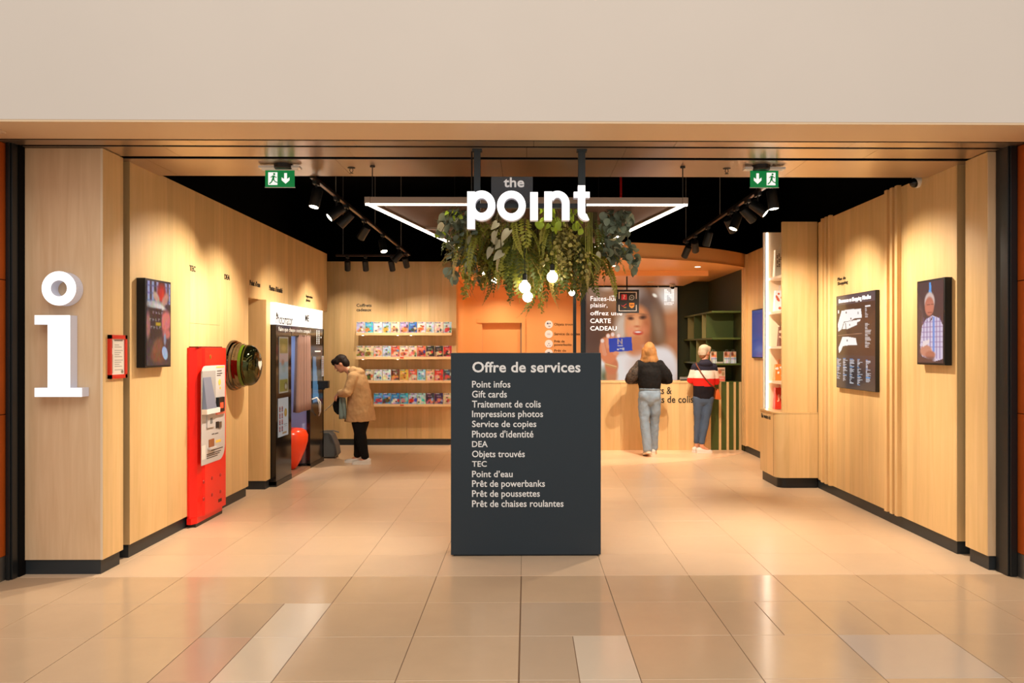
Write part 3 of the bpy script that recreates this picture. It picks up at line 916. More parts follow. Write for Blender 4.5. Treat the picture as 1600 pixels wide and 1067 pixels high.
for (xa, ya, xb, yb2, w2) in ((262, 740, 238, 606, 44), (300, 660, 296, 556, 46), (338, 650, 342, 542, 44), (380, 640, 402, 556, 42)):
    cv.line(xa, ya, xb, yb2, w2, (232, 150, 112), .12); cv.ell(xb, yb2 + 2, 17, 20, (250, 222, 208), .2); cv.line(xa + 22, ya - 10, xb + 20, yb2 + 14, 5, (190, 96, 62), .6, .7)
cv.rect(304, 576, 538, 716, (34, 66, 170), soft=2, rot=-4.5)
cv.ell(375, 735, 30, 22, (236, 150, 108), .2)
cv.rect(392, 590, 402, 645, (206, 178, 160)); cv.rect(432, 588, 442, 640, (206, 178, 160)); cv.line(397, 592, 437, 640, 10, (196, 160, 140)); cv.rect(392, 655, 446, 664, (190, 186, 196)); cv.rect(388, 686, 408, 704, (220, 206, 200)); cv.rect(412, 684, 462, 692, (190, 196, 214)); cv.rect(440, 680, 462, 700, (200, 190, 190))
cv.rect(60, 60, 75, 760, (70, 60, 60), soft=20)
cv.ell(770, 148, 26, 16, (255, 244, 225), .4, 35); cv.ell(350, 156, 24, 9, (255, 240, 220), .4)
cv.build('textile_print', LIGHTBOX, (PX0 + w * .5, 15.045, PZ0 + w * .5), (1, 0, 0), (0, 0, 1), PX1 - PX0 - w, PZ1 - PZ0 - w, t)
PW = mat('poster_white_print', (1, .97, .94), emit=.9)
for s, x0, x1, y0, y1, bd in (('Faites-lui', 122, 372, 160, 208, .0), ('plaisir,', 122, 292, 228, 286, .0), ('offrez une', 120, 440, 308, 352, .007), ('CARTE', 120, 326, 384, 430, .012), ('CADEAU', 120, 384, 460, 504, .012)):
    lettering('lettering', s, (zx(x0), 15.043, zz(y1)), (1, 0, 0), (0, 0, 1), zx(x1) - zx(x0), zz(y0) - zz(y1), PW, t, bd, .001, res=3)
dots = B()
NB = ['1100011', '1110011', '1111011', '1111111', '1101111', '1100111', '1100011', '1100011']
for r_, row in enumerate(NB):
    for c_, ch in enumerate(row):
        if ch == '1':
            x, z = zx(868 + c_ * 14.5), zz(96 + r_ * 15.5)
            dots.cyl((x, 15.043, z), (x, 15.042, z), .0115, n=8)
dots.build('dotted_emblem', PW, t)
lettering('lettering', 'SHOPPING\nNIVELLES', (zx(862), 15.043, zz(248)), (1, 0, 0), (0, 0, 1), zx(958) - zx(862), zz(222) - zz(248), PW, t, .02, .001, res=2)
for u in (140, 336, 800):
    box('clip', WHITE, zx(u) - .006, zx(u) + .006, 15.03, 15.045, PZ1 - .03, PZ1 + .012, t)
# ================================================================== LIGHTS OF THE SHOP
WARM = (1.0, 0.86, 0.68)
SPOT_W = 170.0


def spotlight(track_pt, aim, label, group, energy=SPOT_W, angle=78, L=.17, lit=True):
    """one track spot: adapter on the rail, bent arm, cylinder head with glowing lens and its own lamp"""
    p = Vector(track_pt); aim = Vector(aim)
    t = thing('track_spotlight', label, 'spotlight', p, group=group)
    piv = p + Vector((0, 0, -.15))
    d = (aim - piv).normalized()
    along = Vector((0, 1, 0)) if abs(d.y) < .75 else Vector((1, 0, 0))
    B().box(p.x - .018, p.x + .018, p.y - .06, p.y + .06, p.z - .045, p.z - .012).build('adapter', BLACK, t, bevel=.003)
    B().cyl(p + Vector((0, 0, -.045)), piv + Vector((0, 0, .03)), .009, n=10).cyl(piv + Vector((0, 0, .035)), piv, .014, .02, n=10).build('arm', BLACK, t, smooth=True)
    a = piv - d * (L * .45); b_ = piv + d * (L * .55)
    prof = [(0, .02), (.004, .04), (.012, .046), (L - .012, .046), (L - .002, .045), (L, .041), (L - .006, .038)]
    B().lathe(a, d, prof, n=24).build('head', BLACK, t, smooth=True)
    B().lathe(a + d * (L - .007), d, [(0, .0375), (.002, .037)], n=24).build('lens', LENS, t)
    ld = bpy.data.lights.new('spot_lamp', 'SPOT'); ld.energy = energy; ld.color = WARM
    ld.spot_size = R(angle); ld.spot_blend = .9; ld.shadow_soft_size = .03
    lo = bpy.data.objects.new('spot_lamp', ld); col.objects.link(lo); lo.parent = t
    lo.location = b_ + d * .012 - p
    lo.rotation_euler = (-d).to_track_quat('Z', 'Y').to_euler()
    return t


def rail(p, q, label, rods):
    p, q = Vector(p), Vector(q)
    t = thing('light_track', label, 'light track', (p + q) / 2 - Vector((0, 0, .015)))
    dx = .018 if abs(q.y - p.y) > abs(q.x - p.x) else 0; dy = .018 - dx
    B().box(p.x - dx, q.x + dx, p.y - dy, q.y + dy, p.z - .014, p.z + .014).build('profile', mat('track_black', rgb(44, 38, 34), .3, metal=.4), t)
    sg = B()
    if dx: sg.box(p.x - .004, p.x + .004, p.y, q.y, p.z - .0155, p.z - .0138)
    else: sg.box(p.x, q.x, p.y - .004, p.y + .004, p.z - .0155, p.z - .0138)
    sg.build('conductor_slot', mat('copper_slot', rgb(176, 120, 80), .3, metal=.8), t)
    for k in rods:
        c = p.lerp(q, k)
        B().cyl(c + Vector((0, 0, .014)), (c.x, c.y, 4.4), .004, n=6).build('suspension_rod', GREYP, t)
    return t


TZ_ = CEIL + .0
rail((-1.80, 6.73, TZ_), (-1.80, 12.31, TZ_), 'long black light track running back on the left side', (.15, .5, .85))
rail((2.12, 6.76, TZ_), (2.12, 10.75, TZ_), 'long black light track running back on the right side', (.15, .5, .97))
rail((-2.95, 12.40, TZ_), (-1.83, 12.40, TZ_), 'short black light track running across before the gift shelves', (.1, .9))
GL = 'track spotlights in the dark ceiling'
for i, (u, ax, ay, az, lab) in enumerate((
        (494, -2.25, 6.1, 0.0, 'nearest black spotlight with glowing lens on the left track'),
        (526, XL, 6.95, 1.75, 'second black spotlight from the front on the left track'),
        (541, XL, 8.0, 1.6, 'third black spotlight from the front on the left track'),
        (569, XL, 9.9, 1.3, 'fourth left track spotlight with a bright lens'),
        (598, -1.0, 8.9, 0.0, 'fifth black spotlight from the front on the left track'),
        (622, XL + .2, 11.3, 1.7, 'dark spotlight just before the end of the left track'),
        (634, -1.6, 13.4, 1.3, 'last spotlight at the far end of the left track'))):
    y = at_x(u, 300, -1.80).y
    spotlight((-1.80, y, TZ_), (ax, ay, az), lab, GL, energy=70 if u > 630 else SPOT_W)
for i, (u, ax, az, lab) in enumerate(((543, -3.0, 1.6, 'leftmost spotlight on the short cross track'), (571, -2.55, 1.2, 'middle spotlight on the short cross track'), (612, -1.95, 1.3, 'rightmost spotlight on the short cross track'))):
    x = at_y(u, 400, 12.40).x
    spotlight((x, 12.40, TZ_), (ax, YB, az), lab, GL, energy=42)
for i, (u, ax, ay, az, lab) in enumerate((
        (1207, 2.4, 6.55, 0.0, 'nearest right track spotlight with a lens glowing downwards'),
        (1184, XR, 6.75, 1.75, 'second right track spotlight with a tilted bright lens'),
        (1168, XR, 8.15, 1.75, 'third black spotlight from the front on the right track'),
        (1150, .9, 7.6, 0.0, 'fourth black spotlight from the front on the right track'),
        (1141, XR, 9.6, 1.2, 'fifth black spotlight from the front on the right track'),
        (1106, 1.5, 10.3, 0.0, 'sixth black spotlight from the front on the right track'),
        (1086, 2.9, 12.7, .9, 'seventh right track spotlight with a visible bright lens'),
        (1073, 1.4, 12.7, .6, 'last black spotlight at the far end of the right track'))):
    y = at_x(u, 300, 2.12).y
    spotlight((2.12, y, TZ_), (ax, ay, az), lab, GL)

# recessed downlights of the canopy
DL = [(at_z(1090, 416.5, 2.89).x, at_z(1090, 416.5, 2.89).y, 2.89, 'round recessed downlight at the right of the orange canopy', 70), (1.35, 12.2, 2.89, 'round recessed downlight at the middle of the orange canopy', 70), (0.1, 12.2, 2.89, 'round recessed downlight at the left of the orange canopy', 70),
      (-0.5, 14.55, 2.81, 'round recessed downlight above the orange door', 52), (.5, 14.4, 2.81, 'round recessed downlight near the service icons', 44), (2.2, 14.2, 2.81, 'round recessed downlight before the lit poster', 24)]
for x, y, z, lab, e in DL:
    t = thing('downlight', lab, 'downlight', (x, y, z - .006), group='downlights in the orange canopy')
    B().lathe((x, y, z), (0, 0, -1), [(0, .062), (.006, .06), (.007, .05), (.003, .045)], n=28).build('trim_ring', WHITE, t, smooth=True)
    B().lathe((x, y, z - .002), (0, 0, -1), [(0, .044), (.001, .044)], n=24).build('diffuser', mat('downlight_diffuser', (1, .9, .75), emit=14, emit_color=(1, .88, .66)), t)
    ld = bpy.data.lights.new('downlight_lamp', 'SPOT'); ld.energy = e; ld.color = (1, .80, .56); ld.spot_size = R(140); ld.spot_blend = 1; ld.shadow_soft_size = .04
    lo = bpy.data.objects.new('downlight_lamp', ld); col.objects.link(lo); lo.parent = t; lo.location = (0, 0, -.012)

# ---- suspended light frame with mesh panel
FZ = 2.764
t = thing('luminaire', 'suspended metal light frame with glowing edges above the plants', 'light frame', (0, 7.6, FZ - .05))
ALU = mat('frame_aluminium', rgb(150, 130, 112), .35, metal=.7)
FN = [(-1.275, 6.30), (1.275, 6.30), (0.74, 9.2), (-0.74, 9.2)]
for i in range(4):
    a = Vector((*FN[i], FZ)); b_ = Vector((*FN[(i + 1) % 4], FZ)); d = (b_ - a).normalized(); nx = Vector((-d.y, d.x, 0))
    def bar(off0, off1, z0, z1):
        q = B(); vs = []
        for z in (z0, z1):
            for e in (a, b_):
                for f_ in (off0, off1):
                    p = e + nx * f_; vs.append((p.x, p.y, z))
        q.add(vs, [(0, 1, 3, 2), (4, 6, 7, 5), (0, 4, 5, 1), (2, 3, 7, 6), (0, 2, 6, 4), (1, 5, 7, 3)]); return q
    bar(0, .045, FZ, FZ + .05).build('rail', ALU, t)
    if i != 2: bar(*((.028, .040) if i == 0 else (.006, .039)), FZ - .010, FZ).build('led_strip', LEDM, t)
bar_y = 7.68; hw = 1.275 - (bar_y - 6.3) * .1845
box('cross_bar', ALU, -hw, hw, bar_y, bar_y + .03, FZ, FZ + .03, t)
ms = B()
for y0, y1 in ((6.34, bar_y), (bar_y + .03, 9.16)):
    k = 0; y = y0
    while y < y1:
        w_ = 1.275 - (y - 6.3) * .1845 - .04
        ms.box(-w_, w_, y, y + .006, FZ + .02, FZ + .024); y += .024
    x = -1.2
    while x < 1.2:
        ye = min(y1, 6.3 + (1.275 - .04 - abs(x)) / .1845)
        if ye > y0: ms.box(x, x + .006, y0, ye, FZ + .024, FZ + .028)
        x += .024
o = ms.build('mesh_panel', mat('mesh_metal', rgb(120, 92, 74), .4, metal=.5), t); o['kind'] = 'stuff'
for x, y in ((-1.218, 6.33), (1.237, 6.33), (-.8, 8.9), (.8, 8.9)):
    top = CEIL if y < 6.7 else 4.4
    B().cyl((x, y, FZ + .05), (x, y, top), .0045, n=6).cyl((x, y, top - .012), (x, y, top), .02, n=12).build('suspension_cable', BLACK, t)

# ---- hanging sign "the point"
SY = 5.70
t = thing('hanging_sign', 'glowing white letters the point hanging over the shop entrance', 'sign', (0, SY + .05, 2.3))
for u0, u1 in ((740.5, 750.5), (903.5, 914.5)):
    a = at_y(u0, 300, 5.80); b_ = at_y(u1, 300, 5.80)
    B().box(a.x, b_.x, 5.79, 5.84, 2.62, CEIL).box(a.x - .012, b_.x + .012, 5.78, 5.85, CEIL - .012, CEIL).build('hanger_post', mat('sign_post_paint', rgb(46, 58, 66), .35), t, bevel=.002)
a = at_y(737, 300, 5.85)
B().cyl((a.x, 5.86, 2.62), (a.x, 5.86, CEIL), .006, n=8).build('power_cable', BLACK, t)
ax_, bx_ = at_y(738, 300, 5.80).x, at_y(916, 300, 5.80).x
box('cross_rail', FRAME, ax_, bx_, 5.765, 5.795, at_y(800, 326, 5.8).z, at_y(800, 319, 5.8).z, t)
SP = lambda u, v: (at_y(u, v, SY).x, at_y(u, v, SY).z)


def ring_polys(cx, cy, rx, ry, tx, ty, a0, a1, n=28):
    """pieces of an oval band, pixel units, angles counter-clockwise from the right"""
    ps = []
    for k in range(n):
        w0, w1 = R(a0 + (a1 - a0) * k / n), R(a0 + (a1 - a0) * (k + 1) / n)
        q = [(rx, ry, w0), (rx, ry, w1), (rx - tx, ry - ty, w1), (rx - tx, ry - ty, w0)]
        ps.append([SP(cx + a_ * math.cos(w_), cy - b2 * math.sin(w_)) for a_, b2, w_ in q])
    return ps


def rectp(u0, v0, u1, v1): return [SP(u0, v1), SP(u1, v1), SP(u1, v0), SP(u0, v0)]


def letter(nm, polys, back=5.764):
    b2 = B()
    for p in polys:
        n_ = len(p)
        vs = [(x, SY, z) for x, z in p] + [(x, back, z) for x, z in p]
        b2.add(vs, [tuple(range(n_))], 0)
        b2.add(vs, [(i_, (i_ + 1) % n_, n_ + (i_ + 1) % n_, n_ + i_) for i_ in range(n_)] + [tuple(range(n_, 2 * n_))[::-1]], 1)
    return b2.build(nm, [SIGNW, SIGNS], t)


letter('letter', [rectp(730, 299, 742, 357.5)] + ring_polys(752.5, 321, 21.5, 23.5, 11.5, 12, 0, 360, 40))
letter('letter', ring_polys(799, 321.3, 22.5, 23.5, 11, 11.5, 0, 360, 40))
letter('letter', [rectp(828.3, 300, 840.5, 344)])
letter('letter', [rectp(850.5, 299, 862.5, 344), rectp(878, 318, 890, 344)] + ring_polys(871, 318, 19, 20, 12, 10.5, 0, 150, 24))
letter('letter', [rectp(903, 289.5, 914.5, 331), rectp(896.5, 299.5, 921.5, 309)] + ring_polys(916, 331, 13, 13.5, 11.5, 10.5, 180, 292, 16))
a = at_y(767.5, 325, 5.83); b_ = at_y(832.5, 276.5, 5.83)
box('acrylic_plate', mat('smoked_acrylic', rgb(84, 88, 94), .15, alpha=.75), a.x, b_.x, 5.825, 5.833, a.z, b_.z, t)
p = at_y(787, 292.5, 5.82); q = at_y(819, 277.5, 5.82)
lettering('lettering', 'the', (p.x, 5.825, p.z), (1, 0, 0), (0, 0, 1), q.x - p.x, q.z - p.z, mat('pale_letter', rgb(226, 224, 222), .4, emit=.25), t, .018, .012, res=6)

# rear posts between the light frame and the floor behind the services board
for u0, u1, y, lab in ((907.5, 914, 8.6, 'slim dark post behind the services board, nearer the lit poster'), (895.5, 900.5, 9.15, 'slim black post behind the services board, nearer the service icons')):
    a = at_y(u0, 500, y); b_ = at_y(u1, 500, y)
    o = B().box(a.x, b_.x, y, y + .035, 0, FZ - .013).box(a.x - .03, b_.x + .03, y - .03, y + .065, 0, .008).build('support_post', mat('sign_post_paint', rgb(46, 58, 66), .35), None, bevel=.002)
    tag(o, lab, 'post')

# ---- exit signs
EXG = mat('exit_green', rgb(0, 132, 66), .35, emit=.35, emit_color=rgb(0, 132, 66))
EXW = mat('exit_white', (.95, .95, .95), .4, emit=.6)


def exit_sign(u0, u1, v0, v1, flip, label):
    Y = 6.30
    a = at_y(u0, v1, Y); b_ = at_y(u1, v0, Y); cx = (a.x + b_.x) / 2
    t = thing('exit_sign', label, 'exit sign', (cx, Y, a.z), group='green emergency exit signs')
    box('panel', EXG, a.x + .004, b_.x - .004, Y, Y + .006, a.z + .004, b_.z, t)
    box('edge_rim', mat('clear_rim', rgb(190, 200, 196), .2), a.x, b_.x, Y + .001, Y + .008, a.z, a.z + .006, t)
    B().box(cx - .16, cx + .16, Y - .03, Y + .045, CEIL - .032, CEIL - .012).box(cx - .14, cx + .14, Y - .01, Y + .02, b_.z - .004, CEIL - .03).build('mounting_plate', WHITE, t, bevel=.003)
    B().lathe((cx + .03 * flip, Y - .01, CEIL), (0, 0, -1), [(0, .07), (.03, .07), (.04, .06)], n=24).build('driver_puck', BLACK, t, smooth=True)
    W, Hh = b_.x - a.x, b_.z - a.z
    S = lambda x, z: (a.x + x * W, a.z + z * Hh)
    yy0, yy1 = Y - .0022, Y + .001

    def poly(pts, m_, nm, d=0.0):
        B().prism([S(*p) for p in pts], yy0 - d, yy1, 'y').build(nm, m_, t)
    dx = .12 if flip > 0 else .58
    poly([(dx, .15), (dx + .30, .15), (dx + .30, .86), (dx, .86)], EXW, 'doorway')
    rx = lambda x: dx + x * .30
    man = B()
    def mp_(pts): man.prism([S(rx(x), .15 + z * .71) for x, z in pts], yy0 - .001, yy0, 'y')
    mp_([(.42, .44), (.66, .44), (.72, .74), (.50, .76)])
    mp_([(.44, .46), (.64, .46), (.80, .28), (.74, .22), (.58, .36)]); mp_([(.76, .30), (.70, .24), (1.0, .14), (1.0, .24)])
    mp_([(.42, .48), (.58, .40), (.40, .18), (.14, .04), (.08, .12), (.32, .26)])
    mp_([(.50, .76), (.54, .66), (.28, .56), (.24, .62), (.38, .68)]); mp_([(.70, .74), (.66, .66), (.84, .54), (.96, .60), (.94, .66), (.84, .62)])
    hc = S(rx(.66), .15 + .86 * .71); man.cyl((hc[0], yy0 - .001, hc[1]), (hc[0], yy0, hc[1]), .009, n=12)
    man.build('running_figure', EXG, t)
    ax = .69 if flip > 0 else .27
    poly([(ax - .045, .82), (ax + .045, .82), (ax + .045, .48), (ax + .13, .58), (ax + .13, .42), (ax, .22), (ax - .13, .42), (ax - .13, .58), (ax - .045, .48)], EXW, 'arrow')


exit_sign(413.5, 461, 265.5, 293, 1, 'green emergency exit sign on the left, runner before the arrow')
exit_sign(1171.5, 1217, 266, 293.5, -1, 'green emergency exit sign on the right, arrow before the runner')

# ---- sprinklers, cameras, small ceiling things
for u, v, lab in ((549, 262, 'dark sprinkler head in the ceiling beside the left exit sign'), (1135.5, 263, 'dark sprinkler head in the ceiling beside the right exit sign')):
    p = at_z(u, v, CEIL)
    t = thing('sprinkler', lab, 'sprinkler', (p.x, p.y, CEIL - .06), group='sprinkler heads')
    B().lathe(p, (0, 0, -1), [(0, .032), (.004, .03), (.007, .012)], n=20).build('rosette', BLACK, t, smooth=True)
    B().tube([(p.x - .009, p.y, CEIL - .006), (p.x - .013, p.y, CEIL - .025), (p.x, p.y, CEIL - .042), (p.x + .013, p.y, CEIL - .025), (p.x + .009, p.y, CEIL - .006)], .003, n=6).build('yoke', BLACK, t)
    B().cyl((p.x, p.y, CEIL - .045), (p.x, p.y, CEIL - .042), .016, n=14).build('deflector', BLACK, t)


def camera_dome(p, axis, label):
    p = Vector(p); d = Vector(axis).normalized()
    t = thing('dome_camera', label, 'camera', p, group='dome cameras')
    B().lathe(p, d, [(0, .05), (.03, .052), (.045, .046)], n=24).build('housing', WHITE, t, smooth=True)
    B().ball(p + d * .045, .042, n=20, m=12).build('dome', mat('camera_dome_glass', rgb(16, 16, 18), .1), t, smooth='all')
    return t


q = at_x(1436, 283, XR); camera_dome((XR, q.y, q.z), (-1, -.15, -.35), 'white dome camera high on the right wall under the ceiling')
q = at_z(1056, 442, 2.81); camera_dome((q.x, 14.75, 2.81), (0, 0, -1), 'white dome camera under the canopy at the poster corner')
for sx in (-1, 1):
    x0, x1 = (-3.655, -3.46) if sx < 0 else (3.36, 3.495)
    o = B().box(x0, x1, 5.16, 5.36, CEIL - .016, CEIL - .002).box(x0 + .02, x1 - .02, 5.18, 5.34, CEIL - .022, CEIL - .016).build('ceiling_grille', mat('beige_grille', rgb(206, 184, 158), .5), bevel=.002)
    tag(o, 'small beige ceiling grille at the %s end of the soffit' % ('left' if sx < 0 else 'right'), 'grille', 'soffit grilles')
for u, y, z0, lab in ((970, 9.0, 3.2, 'thin red sprinkler pipe hanging in the dark void'),):
    p = at_y(u, 290, y)
    o = B().cyl((p.x, y, 3.27), (p.x, y, 4.4), .014, n=10).lathe((p.x, y, 3.27), (0, 0, -1), [(0, .014), (.02, .02), (.04, .006)], n=10).build('red_pipe', mat('red_pipe_paint', rgb(170, 20, 24), .4))
    tag(o, lab, 'pipe')

# ---- hanging logo panel over the counter
a = at_y(963, 489, 13.1); b_ = at_y(998.5, 452.5, 13.1); cx = (a.x + b_.x) / 2
t = thing('logo_sign', 'small black square panel with four logos hanging over the counter', 'sign', (cx, 13.1, a.z))
box('board', BLACK, a.x, b_.x, 13.1, 13.14, a.z, b_.z, t, bevel=.003)
B().cyl((cx - .01, 13.12, b_.z), (cx - .01, 13.12, 2.81), .012, n=10).build('rod', BLACK, t)
W = b_.x - a.x; S = lambda x, z: (a.x + x * W, a.z + z * W)
brk = B(); yy = 13.098
for sx0, sx1 in ((.10, .14), (.86, .90)):
    for z0, z1 in ((.10, .36), (.62, .92)): brk.box(S(sx0, 0)[0], S(sx1, 0)[0], yy, 13.1, S(0, z0)[1], S(0, z1)[1])
for z0 in (.08, .90):
    brk.box(S(.10, 0)[0], S(.90, 0)[0], yy, 13.1, S(0, z0)[1], S(0, z0 + .03)[1])
brk.build('bracket_print', TXTW, t)
LR = mat('logo_red', rgb(190, 40, 44), .4, emit=.2); LG = mat('logo_grey', rgb(150, 160, 150), .4, emit=.1); LO = mat('logo_orange', rgb(236, 150, 40), .4, emit=.25)
c = S(.34, .70); B().box(c[0] - .045, c[0] + .045, yy, 13.1, c[1] - .045, c[1] + .045).build('logo', LR, t, bevel=.0008)
g = B().prism([(c[0] - .012, c[1] - .03), (c[0] + .004, c[1] - .03), (c[0] + .006, c[1] + .005), (c[0] + .022, c[1] + .018), (c[0] + .014, c[1] + .028), (c[0] - .004, c[1] + .014)], yy - .001, yy, 'y').cyl((c[0] - .002, yy - .001, c[1] + .032), (c[0] - .002, yy, c[1] + .032), .008, n=10)
g.build('logo_mark', TXTW, t)
c = S(.68, .68); rg = B()
for k in range(24):
    a0, a1 = 2 * math.pi * k / 24, 2 * math.pi * (k + 1) / 24
    rg.prism([(c[0] + r_ * math.cos(w_), c[1] + r_ * math.sin(w_)) for r_, w_ in ((.044, a0), (.044, a1), (.03, a1), (.03, a0))], yy, 13.1, 'y')
rg.prism([(c[0] - .044, c[1]), (c[0] - .03, c[1]), (c[0] - .025, c[1] - .03), (c[0] - .044, c[1] - .046)], yy, 13.1, 'y')
rg.cyl((c[0], yy, c[1]), (c[0], 13.1, c[1]), .012, n=12)
rg.build('logo', LG, t)
c = S(.34, .34); B().prism([(c[0] - .045, c[1] + .005), (c[0] - .02, c[1] - .012), (c[0] + .04, c[1] + .03), (c[0] + .045, c[1] + .02), (c[0] - .018, c[1] - .026), (c[0] - .045, c[1] - .005)], yy, 13.1, 'y').build('logo', LR, t)
B().box(c[0] - .005, c[0] + .035, yy, 13.1, c[1] - .038, c[1] - .03).build('logo_mark', LO, t)
c = S(.68, .34); B().prism([(c[0] - .042, c[1] + .04), (c[0] + .042, c[1] + .04), (c[0] + .042, c[1] - .015), (c[0] + .02, c[1] - .04), (c[0], c[1] - .05), (c[0] - .02, c[1] - .04), (c[0] - .042, c[1] - .015)], yy, 13.1, 'y').build('logo', LO, t)
lettering('logo_mark', 'ups', (c[0] - .03, yy, c[1] - .018), (1, 0, 0), (0, 0, 1), .06, .035, BLACK, t, .03, .001, res=2)
# ================================================================== PHOTO BOOTH, TICKET MACHINE, DEFIBRILLATOR
BX = -2.94
GLOSSB = mat('gloss_black_laminate', rgb(22, 18, 17), 0.12)
t = thing('photo_booth', 'glossy black photo booth with white lit top sign and curtain', 'photo booth', (-3.4, 10.5, 0))
Y0, Y1, Y2, Y3 = 9.42, 10.03, 10.90, 11.62
BZ = 1.905


def bbox(nm, m_, x0, x1, y0, y1, z0, z1, par=t, bevel=0.0): return box(nm, m_, x0, x1, y0, y1, z0, z1, par, bevel)


bbox('body_panel', GLOSSB, -4.0, BX, Y0, Y0 + .05, .02, BZ)
near = bbox('front_panel', GLOSSB, BX - .05, BX, Y0 + .05, Y1, .02, BZ, bevel=.003)
far = bbox('front_panel', GLOSSB, BX - .05, BX, Y2, Y3, .02, BZ, bevel=.003)
bbox('body_panel', GLOSSB, -4.0, BX, Y3 - .05, Y3, .02, BZ)
bbox('plinth', BLACK, -4.0, BX + .006, Y0, Y1, 0, .06); bbox('plinth', BLACK, -4.0, BX + .006, Y2, Y3, 0, .06)
bbox('lintel', GLOSSB, BX - .05, BX + .002, Y1, Y2, 1.78, BZ)
bbox('back_panel', mat('booth_blue_backdrop', rgb(166, 178, 214), .6), -3.9, -3.86, Y0 + .05, Y3 - .05, 0.05, BZ)
bbox('inner_wall', mat('booth_blue_backdrop', rgb(166, 178, 214), .6), -3.86, BX - .06, Y2 + .06, Y2 + .09, .45, BZ)
bbox('inner_wall', mat('booth_grey_inner', rgb(116, 92, 88), .5), -3.86, BX - .06, Y2 + .055, Y2 + .095, 0.05, .45)
bbox('inner_wall', GREYP, -3.86, BX - .06, Y1 - .05, Y1 - .02, 0.05, BZ)
bbox('booth_ceiling', BLACK, -3.9, BX - .01, Y0 + .05, Y3 - .05, BZ - .03, BZ)
bbox('booth_floor', mat('booth_floor_vinyl', rgb(150, 110, 84), .3), -3.9, BX + .004, Y1, Y2, 0, .03)
bbox('light_panel', mat('booth_light', (1, 1, 1), emit=5, emit_color=(.75, .85, 1)), -3.82, -3.3, Y1 + .1, Y2 - .1, BZ - .04, BZ - .032)
# lit top sign
SG = mat('booth_sign_face', (1, 1, 1), emit=.72, emit_color=(1, .98, .94))
sgn = B().box(-3.36, BX, Y0 - .02, Y3 - .06, BZ + .004, 2.166).build('top_sign', SG, t, bevel=.004)


def booth_text(s, u0, u1, v0, v1, m_, bold=.004, par=None):
    a = at_x(u0, v1, BX); b_ = at_x(u1, v0, BX); zt = at_x(u0, v0, BX).z
    return lettering('lettering', s, (BX + .003, a.y, a.z), (0, 1, 0), (0, 0, 1), b_.y - a.y, zt - a.z, m_, par or t, bold, .001, res=3)


booth_text('Photomaton', 431, 457, 489, 506, TXT, .006)
booth_text('ME', 476.5, 482.5, 491.5, 502, TXT, .03)
booth_text('Faire que chaque sourire compte !', 435, 485, 510.5, 519, TXTW, .01)
bbox('sign_dot', TXT, BX, BX + .002, 9.43, 9.46, 2.0, 2.05)
# posters on the near panel
def sheet(cv, u0, u1, v0, v1, nm, m_, par, x=BX + .004):
    a = at_x(u0, v1, x); b_ = at_x(u1, v1, x); zt = at_x(u0, v0, x).z
    return cv.build(nm, m_, (x, a.y, a.z), (0, 1, 0), (0, 0, 1), b_.y - a.y, zt - a.z, par)


cv = Canvas(0, 0, 60, 200, 24, 60, (196, 188, 170))
cv.rect(3, 4, 57, 60, (150, 138, 40)); cv.ell(30, 40, 16, 14, (200, 170, 60), .4); cv.rect(3, 62, 57, 90, (214, 180, 170), soft=6); cv.rect(3, 90, 57, 150, (150, 186, 196), soft=6)
cv.ell(24, 92, 9, 12, (190, 130, 110), .3); cv.ell(30, 112, 12, 14, (120, 170, 170), .4); cv.rect(3, 150, 57, 196, (140, 140, 40)); cv.ell(44, 178, 10, 14, (60, 50, 40), .2); cv.ell(44, 178, 7, 10, (200, 190, 160), .2)
sheet(cv, 436, 450.5, 526, 615, 'display_window', print_mat('booth_print', emit=.25, rough=.2), near)
cv = Canvas(0, 0, 60, 130, 40, 80, (226, 226, 224))
for c_ in range(2):
    for r_ in range(4):
        for k in range(2): cv.ell(10 + c_ * 14, 32 + r_ * 22 + k * 9, 4, 4, (190, 90, 100), .2); cv.rect(6 + c_ * 14, 34 + r_ * 22 + k * 9, 14 + c_ * 14, 38 + r_ * 22 + k * 9, (60, 60, 90))
cv.ell(44, 52, 8, 14, (186, 140, 30), .1); cv.ell(44, 50, 4, 7, (226, 180, 90), .3); cv.rect(34, 90, 54, 92, (90, 90, 90)); cv.rect(36, 96, 50, 98, (150, 150, 150)); cv.rect(24, 116, 50, 122, (190, 150, 110))
sheet(cv, 434.5, 450.5, 623, 684, 'poster', print_mat('booth_print', emit=.25, rough=.2), near)
# screen, logo column and reader on the far panel
cv = Canvas(0, 0, 20, 100, 10, 40, (20, 20, 22)); cv.poly([(0, 0), (8, 0), (18, 100), (0, 100)], (70, 110, 140))
sheet(cv, 489, 499.5, 557, 630, 'display', SCREEN, far)
cv = Canvas(0, 0, 10, 100, 6, 40, (240, 230, 220))
for k in range(10): cv.rect(0, 8 + k * 9, 10, 11 + k * 9, (200, 60, 50))
sheet(cv, 502.5, 506, 556, 588, 'price_strip', print_mat('booth_print', emit=.25, rough=.2), far)
dm = B()
for k in range(7):
    for j in range(2 if k != 3 else 3):
        y = at_x(494.5 + j * 3.2, 530, BX).y; z = at_x(495, 517 + k * 3.2, BX).z
        dm.box(BX, BX + .003, y, y + .035, z - .012, z + .01)
dm.build('dotted_logo', TXTW, far)
a = at_x(492, 550, BX); bbox('caption', TXTW, BX, BX + .003, a.y, a.y + .3, a.z, a.z + .02, far)
a = at_x(505, 607, -2.85); z1_ = at_x(505, 595.5, -2.85).z
B().box(BX, -2.80, 11.30, 11.40, a.z, z1_).box(BX - .001, -2.86, 11.32, 11.38, a.z - .02, a.z).build('card_reader', BLACK, far, bevel=.004)
hz = 1.0
